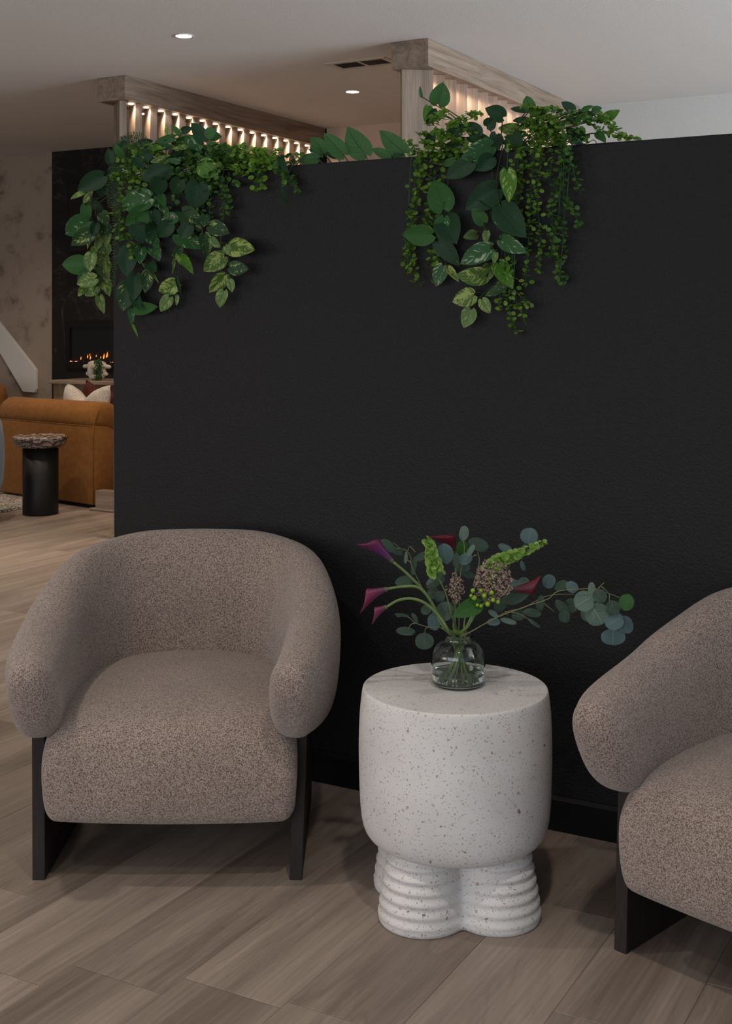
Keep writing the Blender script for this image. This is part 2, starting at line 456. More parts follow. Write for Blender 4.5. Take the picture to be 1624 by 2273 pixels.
struct(box('ceiling', XL, XR, YB, YF+.1, H, H+.1, M['ceiling']))
struct(box('wall_back', -4.75, -3.0, YF, YF+.1, 0, H, M['taupe_wall']))
struct(box('wall_back_right', -2.99, XR, YF, YF+.1, 0, H, M['pale_wall']))
struct(box('wall_back_left', XL, -7.41, YF, YF+.1, 0, H, M['beige_wall']))
struct(box('wall_fireplace', -7.41, -4.76, YF-.03, YF+.1, 0, H, M['black_stone']))
struct(box('wall_left', XL-.1, XL, YB, YF+.1, 0, H, M['taupe_wall']))
# ------ the dark half-height partition with a planting trough in its top
WY, WT, WZ = 2.961, .34, 1.694
WX0 = -2.507
bm = bmesh.new()
zs = [0, WZ]
out = []
def xl(z): return WX0 + .010*(1.0 - z/WZ) - .006
prof_z = WZ
v = []
for (x, y, z) in ((xl(0), WY, 0), (XR, WY, 0), (XR, WY+WT, 0), (xl(0), WY+WT, 0),
                  (xl(WZ), WY, WZ), (XR, WY, WZ), (XR, WY+WT, WZ), (xl(WZ), WY+WT, WZ),
                  (xl(WZ)+.05, WY+.05, WZ), (XR-.05, WY+.05, WZ), (XR-.05, WY+WT-.05, WZ), (xl(WZ)+.05, WY+WT-.05, WZ),
                  (xl(WZ)+.05, WY+.05, WZ-.12), (XR-.05, WY+.05, WZ-.12), (XR-.05, WY+WT-.05, WZ-.12), (xl(WZ)+.05, WY+WT-.05, WZ-.12)):
    v.append(bm.verts.new((x, y, z)))
for f in ((0,3,2,1),(0,1,5,4),(1,2,6,5),(2,3,7,6),(3,0,4,7),
          (4,5,9,8),(5,6,10,9),(6,7,11,10),(7,4,8,11),
          (8,9,13,12),(9,10,14,13),(10,11,15,14),(11,8,12,15),(12,13,14,15)):
    bm.faces.new([v[i] for i in f])
o = finish(bm, 'wall_front', M['black_wall'], smooth=True); struct(o)
bb = bevel(o, .006, 3)
for p in o.data.polygons: p.use_smooth = True
o.modifiers.new('wn', 'WEIGHTED_NORMAL')
o['label'] = 'dark charcoal half-height partition wall with planting trough'
so = box('soil', WX0+.06, XR-.08, WY+.052, WY+WT-.052, WZ-.12, WZ-.035, M['soil'], o); so['kind'] = 'stuff'
bm = box_bm(WX0+.012, XR, WY-.014, WY, 0, .085)
bm2 = bmesh.new()
prof = [(0, 0), (-.014, 0), (-.014, .076), (-.006, .085), (0, .085)]
loft([[(WX0-.003+.01, WY+a, z) for a, z in prof], [(XR, WY+a, z) for a, z in prof]], bm2)
bm.free()
struct(finish(bm2, 'baseboard_front', M['black_trim'], smooth=False))

# ------ ceiling fittings
def downlight(loc, label):
    t = thing('ceiling_downlight', label, 'ceiling light', loc, group='round recessed ceiling lights')
    finish(lathe_bm([(.040, -.001), (.040, -.004), (.049, -.004), (.052, 0), (.040, 0)], 32), 'trim_ring', M['vent_white'], t)
    finish(lathe_bm([(0, -.003), (.040, -.003), (.040, -.0005), (0, -.0005)], 32), 'lens', M['downlight'], t)
    return t
for (x, y, lab) in ((-3.85, 5.083, 'round white ceiling downlight nearest the viewer, left of the air vent'),
                    (-3.855, 6.805, 'round white ceiling downlight just behind the air vent'),
                    (-5.49, 6.835, 'small ceiling downlight glimpsed through the left slatted screen')):
    downlight((x, y, H), lab)
    spot('downlight_beam', (x, y, H-.02), (x, y, 0), 16, WARM, 120, .9, .045)
for (x, y, p) in ((-7.2, 5.1, 26), (-7.2, 6.8, 16), (-5.49, 5.08, 26), (-5.5, 3.4, 26), (-3.85, 3.9, 12)):
    spot('downlight_beam', (x, y, H-.02), (x, y, 0), p, WARM, 120, .9, .045)
for (x, y, p) in ((-2.4, 1.55, 19), (-.55, 1.45, 19), (-1.5, .2, 17)):
    spot('downlight_beam', (x, y, H-.02), (x, y, 0), p, (1, .88, .76), 110, .9, .05)
t = thing('air_vent', 'rectangular ceiling air vent with two dark louvred openings', 'air vent', (-3.385, 6.09, H))
bm = bmesh.new()
for a in ((-.195, .185, -.095, -.06), (-.195, .185, .06, .095), (-.195, -.153, -.06, .06), (.150, .185, -.06, .06), (-.007, .009, -.06, .06)):
    box_bm(a[0], a[1], a[2], a[3], -.006, 0, bm)
bevel(finish(bm, 'frame', M['vent_white'], t, smooth=False), .0015)
box('duct_back', -.152, .149, -.06, .06, -.0015, -.0005, M['black_void'], t)
for k in range(24):
    x = -.148 + k*.0128
    if abs(x) < .012: continue
    bm = box_bm(-.0008, .0008, -.0585, .0585, -.0045, .0018)
    o = finish(bm, 'louvre', M['black_void'], t, smooth=False, loc=(x, 0, 0)); o.rotation_euler = (0, .5, 0); o.location.z = -.0025
box('lever', -.06, .055, .105, .109, -.003, 0, M['vent_white'], t)

# ------ slatted dividers
def divider(xc, ang, label, lightx):
    t = thing('slatted_divider', label, 'room divider', (xc, 0, 0), group='slatted oak room dividers')
    box('header', -.105, .105, 5.72, 7.985, 2.56, H-.001, M['oak_y'], t, .0015)
    y = 5.80; k = 0
    sm = None
    bm = box_bm(-.082, .082, -.021, .021, -1.27, 1.27)
    while y < 7.93:
        if sm is None:
            sm = finish(bm, 'slat', M['oak_z'], t, smooth=False, loc=(0, y, 1.29)); bevel(sm, .002)
            s = sm
        else:
            s = sm.copy(); COL.objects.link(s); s.location = (0, y, 1.29)
        s.rotation_euler = (0, 0, ang); s.name = 'slat'
        if y + .1415 < 7.95:
            o = finish(lathe_bm([(0, -.003), (.014, -.003), (.016, 0), (0, 0)], 20), 'puck_light', M['puck'], t, loc=(lightx, y+.058, 2.5595))
            sp = spot('puck_beam', (xc+lightx, y+.058, 2.552), (xc+lightx, y+.058, 0), 3.4, (1, .75, .56), 150, .6, .012)
        y += .1415; k += 1
    box('base_rail', -.105, .105, 5.72, 7.985, 0, .02, M['oak_y'], t, .0015)
divider(-4.86, math.radians(-38), 'left slatted oak divider, darker header, row of tiny spotlights visible', .035)
divider(-2.905, math.radians(36), 'right slatted oak divider, paler header, broad slats behind hanging plants', .0)

# ------------------------------------------------------------------ ARMCHAIRS
def armchair(label):
    t = thing('armchair', label, 'armchair', group='taupe boucle tub armchairs')
    # side panels (legs)
    for s in (-1, 1):
        bm = bmesh.new()
        b0, b1 = (.2750, .3035), (.2850, .3145)
        ring0 = [(s*b0[0], 0, 0), (s*b0[1], 0, 0), (s*b0[1], .47, 0), (s*b0[0], .47, 0)]
        ring1 = [(s*b1[0], .036, .36), (s*b1[1], .036, .36), (s*b1[1], .47, .36), (s*b1[0], .47, .36)]
        if s < 0: ring0, ring1 = ring0[::-1], ring1[::-1]
        loft([ring0, ring1], bm)
        o = finish(bm, 'leg', M['espresso'], t, smooth=False); bevel(o, .002)
        g = box('foot_pad', s*.289-.010, s*.289+.010, .01, .05, -.001, .003, M['black_void'], o)
    # seat block
    prof = [(.02, .137), (-.008, .138), (-.026, .142), (-.036, .152), (-.042, .175), (-.046, .22), (-.044, .27), (-.036, .312), (-.018, .343),
            (.015, .364), (.06, .376), (.14, .384), (.24, .388), (.34, .388), (.46, .385), (.52, .375), (.53, .35), (.53, .25), (.53, .16), (.51, .14), (.40, .137), (.2, .137)]
    cy_, cz_ = .24, .28
    rings = []
    xs = [-.290, -.2898, -.288, -.285, -.278, -.268, -.258, -.19, -.10, 0, .10, .19, .258, .268, .278, .285, .288, .2898, .290]
    for x in xs:
        e = max(0.0, (abs(x)-.258)/.032)
        ins = .030*(1-math.sqrt(max(0, 1-e*e)))
        q = 1-(x/.29)**2
        ring = []
        for (y, z) in prof:
            yy, zz = y, z
            if z > .3 and y > -.04: zz = z + .014*q - .022*(abs(x)/.29)**3
            if y < 0: yy = y - .010*q
            if z < .15: zz -= .004*q
            n = Vector((yy-cy_, zz-cz_)); 
            yy -= ins*max(-1, min(1, n.x/.2)); zz -= ins*max(-1, min(1, n.y/.11))
            xx = x*(1 - .02*max(0, (z-.3)/.1)) * (1.0 if z > .2 else 1 - .06*(.2-z)/.06*.3)
            ring.append((xx, yy, zz))
        rings.append(ring)
    o = finish(loft(rings), 'seat', M['boucle'], t); subs(o, 1); o.location.x = .007; o.scale.x = .985
    # wrap-around back and arms
    st = [(0, .560, .062, .19, .694, .20), (.13, .550, .064, .19, .691, .20), (.215, .508, .066, .20, .675, .18), (.272, .43, .068, .22, .655, .13),
          (.304, .335, .070, .25, .618, .08), (.314, .23, .070, .285, .586, .07), (.311, .14, .068, .303, .558, .05), (.301, .06, .062, .314, .538, .02), (.284, -.005, .054, .320, .522, .0)]
    sp = spline([tuple(a) for a in [(s_[0], s_[1], s_[2]) for s_ in st]], 4)
    sq = spline([(s_[3], s_[4], s_[5]) for s_ in st], 4)
    half = [(p.x, p.y, p.z, q.x, q.y, q.z) for p, q in zip(sp, sq)]
    full = [(-a[0],)+a[1:] for a in half[:0:-1]] + half
    rings = []
    K = 28
    m = len(full)
    def ring_at(cx, cy, h, zb, zt, lean, nx, ny, k):
        zc = (zb+zt)/2; Hh = (zt-zb)/2
        R = []
        for j in range(K):
            a = 2*math.pi*j/K
            ca, sa = math.cos(a), math.sin(a)
            ex = 2/2.7
            u = math.copysign(abs(ca)**ex, ca)*h*k; zv = math.copysign(abs(sa)**ex, sa)*Hh*k
            zz = zc + zv
            off = lean*(zz - zc) + u
            # a fuller outside low on the arm
            fr = max(0.0, min(1.0, (.20-cy)/.20)); fr = fr*fr*(3-2*fr)
            R.append((cx + nx*off, cy + ny*off -   .112*fr*max(-.1, (zz-.335)/.19), zz))
        return R
    def normal(i):
        a, b_ = full[max(0, i-1)], full[min(m-1, i+1)]
        tx, ty = b_[0]-a[0], b_[1]-a[1]; l = math.hypot(tx, ty); return (-ty/l, tx/l)
    # path runs left arm -> back -> right arm ; outward normal = (-ty, tx) rotated
    n0 = normal(0); n1 = normal(m-1)
    caps = [(.060, .28), (.057, .46), (.050, .64), (.039, .79), (.026, .90), (.012, .97)]
    for dy, k in caps:
        c = full[0]; zdrop = .03*(1-k)
        rings.append(ring_at(c[0]+.010*(1-k), c[1]-dy, c[2], c[3]+zdrop*.2, c[4]-zdrop, c[5], n0[0], n0[1], k))
    for i, c in enumerate(full):
        nx, ny = normal(i); rings.append(ring_at(*c, nx, ny, 1.0))
    for dy, k in caps[::-1]:
        c = full[-1]; zdrop = .03*(1-k)
        rings.append(ring_at(c[0]-.010*(1-k), c[1]-dy, c[2], c[3]+zdrop*.2, c[4]-zdrop, c[5], n1[0], n1[1], k))
    o = finish(loft(rings), 'backrest', M['boucle'], t); subs(o, 1)
    return t
def copy_tree(o, parent=None):
    c = o.copy(); COL.objects.link(c); c.parent = parent
    for ch in list(o.children): copy_tree(ch, c)
    return c
YAW = math.atan2(SA, CA)
ch1 = armchair('taupe boucle armchair on the left, facing the viewer beside the terrazzo table')
ch2 = copy_tree(ch1)
ch1.location = cw(-.447, 2.832); ch1.rotation_euler = (0, 0, YAW)
ch2['label'] = 'taupe boucle armchair cut off by the right edge, turned towards the table'
ch2.location = cw(.710, 2.303); ch2.rotation_euler = (0, 0, YAW - math.radians(45)); ch2.scale = (1, .90, 1)

# ------------------------------------------------------------------ TERRAZZO TABLE
tc = cw(.193, 2.73)
t = thing('side_table', 'ivory speckled terrazzo drum side table on four ribbed lobes', 'side table', tc, YAW)
prof = [(0, .466), (.193, .466), (.1975, .4655), (.2, .463), (.2025, .450), (.2065, .41), (.2085, .36), (.2085, .31), (.2072, .25), (.2045, .205), (.200, .176), (.192, .158), (.178, .147), (.15, .142), (0, .142)]
o = finish(lathe_bm([(p.x, p.y) for p in spline(prof[1:-1], 3)][::-1] + [(0, .466)], 96), 'drum', M['terrazzo'], t)
bm = bmesh.new(); bmesh.ops.create_circle(bm, cap_ends=True, segments=96, radius=.164); 
for vv in bm.verts: vv.co.z = .1475
finish(bm, 'drum_underside', M['terrazzo'], t, smooth=False)
angs = [math.radians(a) for a in (-42, -132, 138, 48)]
rings = []
nz = 110
for iz in range(nz+1):
    z = .158*iz/nz
    u = z/.158
    rl = .096 - .022*u**1.3
    if z < .012: rl -= .006*(1-z/.012)**2
    rib = .0026*math.cos(2*math.pi*(z/.0225) + .8)*(.55+.7*u)
    if z < .018: rib *= z/.018
    cr = .109 - .006*u
    ring = []
    for k in range(144):
        th = 2*math.pi*k/144; best = []
        for a in angs:
            dx, dy = math.cos(th), math.sin(th)
            cxx, cyy = cr*math.cos(a), cr*math.sin(a)
            dot = dx*cxx + dy*cyy; cr_ = abs(dx*cyy - dy*cxx)
            wob = rib*(1.0 if cr_ < rl else 0)
            if dot > 0 and cr_ < rl: best.append(dot + math.sqrt(max(0, rl*rl-cr_*cr_)) + rib*max(0, 1-(cr_/(rl*.93))**3))
        p = 26.0
        s = (sum(math.exp(x_*p*3.6) for x_ in best))
        r = math.log(s)/(p*3.6) if best else .06
        r = max(r, .118 - .01*u)
        ring.append((r*math.cos(th), r*math.sin(th), z))
    rings.append(ring)
finish(loft(rings), 'base', M['terrazzo'], t)

# ------------------------------------------------------------------ VASE + BOUQUET
VD = 2.743
vc = pd(1016.5, 721, VD); vc.z = .4662
t = thing('glass_vase', 'clear rounded glass vase half filled with water on the terrazzo table', 'vase', vc)
R_ = .0592
pro = [(0, .001), (.046, .001), (.054, .004), (.0585, .012), (.0592, .025), (.0592, .055), (.0580, .070), (.052, .083), (.042, .091), (.034, .095), (.031, .099), (.031, .106), (.0335, .110)]
inn = [(r-.0024 if r > .01 else 0, z+(.004 if z < .01 else 0)) for r, z in pro][::-1]
oo = [(p.x, p.y) for p in spline(pro, 3)]; ii = [(max(0, p.x), p.y) for p in spline(inn, 3)]
ii[-1] = (0, ii[-1][1]); oo[0] = (0, .001)
finish(lathe_bm(oo+ii, 56), 'glass_body', M['glass'], t)
wp = [(0, .0056), (.0430, .0056), (.0510, .0085), (.0555, .0145), (.0562, .025), (.0562, .030), (0, .030)]
finish(lathe_bm(wp, 48), 'water', M['water'], t)

def leaf_obj(P0, P1, W, kind, parent, nrm=None, fold=.12, curl=.12, rnd_tilt=.35, round_=False, name='leaf', side=0.0):
    L = (P1-P0).length
    yv = (P1-P0).normalized()
    mid = (P0+P1)/2
    nv = (CAMP - mid).normalized() if nrm is None else nrm.normalized()
    nv = (nv + Vector((rnd.uniform(-1, 1), rnd.uniform(-1, 1), rnd.uniform(-.6, 1)))*rnd_tilt).normalized()
    zv = (nv - yv*nv.dot(yv)).normalized()
    # rotate about the leaf axis
    xv = yv.cross(zv)
    # keep the apparent width: compensate for the tilt
    bm = bmesh.new(); uvl = bm.loops.layers.uv.new('UVMap')
    nv_, nu = 10, 6
    if round_: pr = [(0, .02), (.06, .42), (.16, .72), (.3, .93), (.5, 1), (.7, .94), (.84, .76), (.93, .52), (.98, .28), (1, .02)]
    else: pr = [(0, .30), (.05, .66), (.14, .90), (.26, 1), (.42, .965), (.58, .83), (.73, .62), (.86, .36), (.95, .14), (1, .004)]
    lobe = 0 if round_ else .16*L
    G = []
    w0 = rnd.uniform(-.10, .10); wav = rnd.uniform(.0, .03)
    for (vv, wf) in pr:
        row = []
        for j in range(nu+1):
            u = -1 + 2*j/nu
            x = u*W/2*wf
            yl = L*vv
            if lobe: yl -= lobe*(1-vv)**4*(abs(u)**.8)*(1.0 if abs(u) > .05 else 0)
            x += L*w0*math.sin(vv*math.pi)*.5
            z = fold*abs(x)*1.2 - curl*L*(vv-.45)**2*2 + wav*L*math.sin(vv*9+u*2)*abs(u)
            row.append(bm.verts.new((x, yl, z)))
        G.append(row)
    for i in range(len(G)-1):
        for j in range(nu):
            f = bm.faces.new((G[i][j], G[i][j+1], G[i+1][j+1], G[i+1][j]))
            for lp, (a_, b_) in zip(f.loops, ((i, j), (i, j+1), (i+1, j+1), (i+1, j))):
                lp[uvl].uv = (b_/nu, pr[a_][0])
    o = finish(bm, name, LM[kind], None)
    mat = Matrix(((xv.x, yv.x, zv.x, P0.x), (xv.y, yv.y, zv.y, P0.y), (xv.z, yv.z, zv.z, P0.z), (0, 0, 0, 1)))
    o.matrix_world = mat
    if parent is not None:
        o.parent = parent
        o.matrix_parent_inverse = Matrix.Translation(parent.location).inverted()
    return o

VASE_IN = vc + Vector((0, 0, .1))
def flower_thing(name, label, cat, group=None):
    return thing(name, label, cat, vc + Vector((0, 0, .012)), group=group)
def addmesh(bm, name, mat, parent, **kw):
    o = finish(bm, name, mat, None, **kw)
    if parent is not None:
        o.parent = parent; o.matrix_parent_inverse = Matrix.Translation(parent.location).inverted()
    return o
def into_vase(i):
    """lower part of a stem: through the neck and down to the glass floor"""
    a = i*2.4
    top = vc + Vector((.017*math.cos(a), .017*math.sin(a), .103))
    bot = vc + Vector((-.030*math.cos(a+.5), -.030*math.sin(a+.5), .012))
    return top, bot
stem_i = [0]
def stem_pts(pts, d, toe=True):
    P = [pd(x, y, d + (dd if len(q) else 0)) if False else pd(x, y, d) for (x, y, *q) in pts for dd in (0,)]
    if toe:
        tp, bt = into_vase(stem_i[0]); stem_i[0] += 1
        P = P + [tp, tp.lerp(bt, .5), bt]
    return P
def calla(label, pts, mouth, lip, d, mat, rad=.0036, rm=.024, dd=0.0):
    t = flower_thing('calla_lily', label, 'flower', 'calla lilies in the vase')
    P = spline(stem_pts(pts, d), 5)
    bm = bmesh.new(); tube(bm, P, rad*.8, 8, rad)
    addmesh(bm, 'stem', M['stem'], t)
    b0 = pd(*pts[0], d); mo = pd(*mouth, d+dd); tip = pd(*lip, d+dd-.004)
    ax = (mo-b0); L = ax.length; ax.normalize()
    ld = (tip-mo); ld_ = ld - ax*ld.dot(ax); ld_.normalize()
    sd = ax.cross(ld_)
    bm = bmesh.new(); uvl = bm.loops.layers.uv.new('UVMap')
    nv_, nu = 16, 28; G = []
    tax = ld.dot(ax); tperp = (ld - ax*tax).length
    for i in range(nv_+1):
        v_ = i/nv_; row = []
        for j in range(nu+1):
            a = -math.pi + 2*math.pi*j/nu
            ca = (1+math.cos(a))/2                 # 1 towards the pointed lip
            r = rad*1.15 + (rm-rad)*v_**(1.0+.9*ca)*(.85+.15*ca)*(1 - .35*(1-ca)*max(0, v_-.88)*8)
            ext = v_**2.5
            p = b0 + ax*(L*v_) + (ld_*math.cos(a) + sd*math.sin(a)*.8)*r
            p += ld_*max(0.0, tperp-rm)*(ca**2.5)*ext + ax*(max(.5*rm, tax)*(ca**4) - .55*rm*(1-ca))*ext
            # overlap of the spathe edges on the back
            if abs(a) > 2.6: p += sd*math.copysign(.25, a)*rad*(-1)*v_
            row.append(bm.verts.new(p))
        G.append(row)
    for i in range(nv_):
        for j in range(nu):
            f = bm.faces.new((G[i][j], G[i][j+1], G[i+1][j+1], G[i+1][j]))
            for lp, (a_, b_) in zip(f.loops, ((i, j), (i, j+1), (i+1, j+1), (i+1, j))): lp[uvl].uv = (b_/nu, a_/nv_)
    o = addmesh(bm, 'bloom', mat, t)
    sm = o.modifiers.new('solid', 'SOLIDIFY'); sm.thickness = .0012
    return t
calla('purple calla lily reaching highest on the left, pointed lip outwards', [(872, 1247), (905, 1275), (940, 1312), (965, 1352), (990, 1396)], (818, 1200), (792, 1208), 2.70, M['calla_purple'], rm=.021)
calla('wine calla lily on an arching stem, middle of the three at left', [(860, 1307), (895, 1302), (930, 1305), (958, 1338), (984, 1392)], (806, 1328), (799, 1361), 2.68, M['calla_wine'], rm=.020)
calla('small wine calla lily, lowest of the three at left', [(858, 1347), (885, 1332), (915, 1329), (945, 1340), (975, 1368), (994, 1398)], (828, 1362), (825, 1386), 2.665, M['calla_wine'], rm=.0125)
calla('dark red calla lily standing at the top centre with lip to the left', [(1011, 1228), (1012, 1290), (1010, 1350), (1008, 1398)], (990, 1184), (948, 1190), 2.77, M['calla_red'], rm=.018)
calla('magenta red calla lily lying to the right, lip turned up', [(1124, 1309), (1085, 1330), (1050, 1365), (1030, 1398)], (1190, 1306), (1199, 1278), 2.73, M['calla_red'], rm=.016)

def frill(bm, c, r, axis, n=9, cup=.5):
    a = axis.cross(Vector((.2, .9, .3))); a.normalize(); b_ = axis.cross(a)
    c0 = bm.verts.new(c - axis*r*cup)
    r1 = []; r2 = []
    ph = rnd.random()*6
    for k in range(n):
        th = 2*math.pi*k/n
        dv = a*math.cos(th) + b_*math.sin(th)
        r1.append(bm.verts.new(c + dv*r*.62 - axis*r*cup*.35))
        r2.append(bm.verts.new(c + dv*r*(1+.10*math.sin(3*th+ph)) + axis*r*(.16*math.sin(2*th+ph))))
    for k in range(n):
        k2 = (k+1) % n
        bm.faces.new((c0, r1[k], r1[k2])); bm.faces.new((r1[k], r2[k], r2[k2], r1[k2]))
def bells(label, pts, stem, d, sizes):
    t = flower_thing('bells_of_ireland', label, 'flower', 'green bell flower spikes in the vase')
    P = spline([pd(x, y, d) for x, y in pts], 2)
    bm = bmesh.new(); full_ = spline([pd(x, y, d) for x, y in pts] + stem_pts(stem, d), 4); tube(bm, full_, .0014, 6, .002)
    addmesh(bm, 'stem', M['stem'], t)
    bm = bmesh.new()
    n = len(P)
    for i, p in enumerate(P):
        s = sizes[0] + (sizes[1]-sizes[0])*i/(n-1)
        tan = (P[min(i+1, n-1)] - P[max(i-1, 0)]).normalized()
        for q in range(3):
            ang = q*2.1 + i*1.3
            side = (tan.cross(FWD).normalized()*math.cos(ang) - FWD*abs(math.sin(ang)) + tan*-.25).normalized()
            frill(bm, p + side*s*1.15, s*rnd.uniform(.85, 1.1), side, 12, .9)
    addmesh(bm, 'bells', M['bells'], t); return t
bells('green bell flower spike leaning right with a tapering tip', [(1208, 1203), (1190, 1212), (1168, 1222), (1145, 1232), (1120, 1240), (1100, 1252), (1080, 1268)], [(1050, 1310), (1032, 1370)], 2.75, (.0048, .0135))
bells('green bell flower spike upright on the left under the red calla', [(946, 1200), (955, 1212), (957, 1232), (962, 1252), (968, 1272)], [(990, 1320), (1003, 1370)], 2.72, (.0075, .0135))

def umbel(label, cx_, cy_, rpx, d, stem, n, sq=1.0):
    t = flower_thing('lace_flower', label, 'flower', 'dusty lace flowers in the vase')
    c = pd(cx_, cy_, d); R0 = rpx*d/F
    root = pd(cx_-rpx*.2, cy_+rpx*.75, d+.012)
    bs = bmesh.new(); tube(bs, spline([root] + stem_pts(stem, d), 4), .0012, 6, .0016)
    bf = bmesh.new()
    for i in range(n):
        ph = i*2.39996; rr = math.sqrt((i+.5)/n)
        dv = RIGHT*math.cos(ph)*rr*sq + UP*math.sin(ph)*rr - FWD*math.sqrt(max(0, 1-rr*rr))*.55
        dv += Vector((rnd.uniform(-.1, .1), rnd.uniform(-.1, .1), rnd.uniform(-.1, .1)))
        h = c + dv*R0*rnd.uniform(.82, 1.03)
        tube(bs, [root, root.lerp(h, .5) + FWD*-.002, h], .0005, 3, .0004)
        for k in range(15):
            o_ = Vector((rnd.gauss(0, 1), rnd.gauss(0, 1), rnd.gauss(0, 1))).normalized()*.0050
            frill(bf, h + o_, .0021, (o_ - FWD*.004).normalized(), 5, .5)
    addmesh(bs, 'stem', M['stem'], t); o = addmesh(bf, 'florets', M['umbel'], t); o['kind'] = 'stuff'; return t
umbel('dusty pink lace flower head, the larger one at the centre', 1092, 1288, 45, 2.69, [(1060, 1350), (1035, 1396)], 64)
umbel('dusty pink lace flower half hidden left of the big one', 1010, 1305, 34, 2.745, [(1010, 1350), (1012, 1396)], 20, .55)
t = flower_thing('berry_sprig', 'sprig of bright green berries with one deep green leaf', 'berries')
bs = bmesh.new()
tube(bs, spline([pd(1075, 1328, 2.672)] + stem_pts([(1062, 1350), (1035, 1396)], 2.69), 5), .0016, 6, .002)
for (x, y, r) in ((1049, 1311, 5.3), (1067, 1311, 4.6), (1091, 1315.5, 5.2), (1052, 1327, 6.2), (1074.5, 1322, 5.8), (1094, 1332, 5), (1105, 1336, 5), (1082, 1341, 6), (1067, 1345, 4.6), (1059, 1343, 4), (1045, 1322, 4)):
    p = pd(x, y, 2.655 + rnd.uniform(-.006, .006))
    tube(bs, [pd(1068, 1338, 2.675), p], .0006, 4)
    b_ = bmesh.new(); bmesh.ops.create_icosphere(b_, subdivisions=2, radius=r*2.66/F, matrix=Matrix.Translation(p))
    addmesh(b_, 'berry', M['berry'], t)
addmesh(bs, 'stem', M['stem'], t)
leaf_obj(pd(1062, 1342, 2.66), pd(1005, 1369, 2.645), .038, 'hyper', t, rnd_tilt=.1)

def euca_branch(label, twigs, leaves, d=2.75):
    t = flower_thing('eucalyptus_branch', label, 'branch', 'eucalyptus branches in the vase')
    bm = bmesh.new()
    first = True
    for tw in twigs:
        dd = tw[0] if isinstance(tw[0], (int, float)) else 0
        pts = tw[1:] if isinstance(tw[0], (int, float)) else tw
        P = [pd(x, y, d+dd*0) for x, y in pts]
        if first: P = stem_pts(pts, d); first = False
        tube(bm, spline(P, 5), .0007, 6, .0013)
    addmesh(bm, 'stem', M['twig'], t)
    for (x, y, w_, h_, ang, k) in leaves:
        a = math.radians(ang); dx, dy = math.sin(a)*h_/2, -math.cos(a)*h_/2
        dz = rnd.uniform(-.02, .025)
        leaf_obj(pd(x-dx, y-dy, d+dz), pd(x+dx, y+dy, d+dz-rnd.uniform(-.004, .008)), w_*d/F*1.04, k, t, round_=True, fold=.03, curl=.05, rnd_tilt=.12)
    return t
euca_branch('long eucalyptus branch reaching far right with large silver round leaves',
    [[(1378, 1328), (1350, 1317), (1325, 1308), (1300, 1307), (1240, 1312), (1215, 1330), (1170, 1345), (1100, 1372), (1040, 1405)],
     [(1352, 1340), (1352, 1318)], [(1340, 1293), (1325, 1309)], [(1350, 1316), (1335, 1302)]],
    [(1313, 1310, 34, 18, 90, 'euca'), (1296, 1335, 44, 46, 60, 'euca'), (1330, 1324, 30, 34, 140, 'eucad'), (1359, 1349, 32, 34, 170, 'eucad'),
     (1390, 1337, 32, 38, 200, 'hyper'), (1363, 1379, 36, 44, 60, 'eucab'), (1388, 1387, 34, 42, 160, 'eucab'), (1359, 1414, 52, 37, 180, 'eucab'),
     (1323, 1364, 52, 52, 150, 'euca'), (1269, 1303, 24, 30, 120, 'eucab')], 2.66)
euca_branch('dim eucalyptus branch behind the long one, narrow dark leaves',
    [[(1274, 1319), (1230, 1320), (1200, 1328), (1160, 1350), (1120, 1360), (1045, 1402)], [(1230, 1358), (1205, 1338)], [(1183, 1381), (1150, 1362), (1120, 1358)]],
    [(1181, 1360, 18, 40, 100, 'eucad'), (1198, 1341, 17, 40, 10, 'eucad'), (1246, 1349, 20, 42, 140, 'eucad'), (1267, 1345, 30, 34, 60, 'eucad'), (1252, 1368, 24, 30, 180, 'eucad'),
     (1218, 1291, 28, 32, 30, 'eucab'), (1162, 1293, 24, 26, 80, 'euca'), (1141, 1297, 20, 26, 70, 'eucab'), (1128, 1379, 12, 38, 105, 'euca'), (1095, 1381, 16, 30, 90, 'eucab'),
     (1150, 1366, 26, 30, 80, 'eucad'), (1185, 1383, 8, 34, 125, 'eucad'), (1094, 1362, 12, 26, 125, 'euca'), (1150, 1325, 20, 60, 60, 'eucad'), (1300, 1362, 30, 24, 90, 'eucad'), (1245, 1300, 20, 34, 60, 'eucad')], 2.80)
euca_branch('low eucalyptus twig drooping left with dark oval leaves',
    [[(880, 1368), (905, 1370), (922, 1383), (952, 1392), (975, 1392), (994, 1405)], [(905, 1398), (912, 1386), (922, 1383)], [(943, 1412), (944, 1396), (952, 1392)]],
    [(900, 1402, 18, 44, 95, 'eucad'), (941, 1423, 40, 38, 180, 'eucad'), (892, 1366, 7, 34, 278, 'eucad'), (920, 1372, 10, 26, 150, 'eucad'), (963, 1380, 28, 40, 175, 'eucab'),
     (944, 1354, 22, 22, 180, 'eucad'), (973, 1360, 22, 30, 90, 'eucad')], 2.74)
euca_branch('upper left eucalyptus twig beside the purple calla',
    [[(872, 1204), (888, 1217), (904, 1224), (912, 1240), (914, 1258), (950, 1330), (990, 1398)], [(872, 1217), (888, 1217)], [(904, 1224), (909, 1213), (922, 1226)], [(904, 1226), (901, 1240), (914, 1250)]],
    [(860, 1211, 20, 40, 130, 'eucad'), (898, 1291, 24, 44, 80, 'eucad'), (900, 1238, 8, 28, 5, 'euca'), (919, 1256, 12, 44, 10, 'eucad'), (880, 1224, 16, 30, 120, 'eucad'),
     (972, 1284, 28, 32, 60, 'eucad'), (955, 1288, 10, 30, 40, 'euca'), (961, 1315, 26, 26, 90, 'eucad'), (976, 1325, 24, 24, 100, 'eucad'), (935, 1236, 16, 30, 60, 'eucad'), (962, 1298, 12, 34, 70, 'eucad')], 2.79)
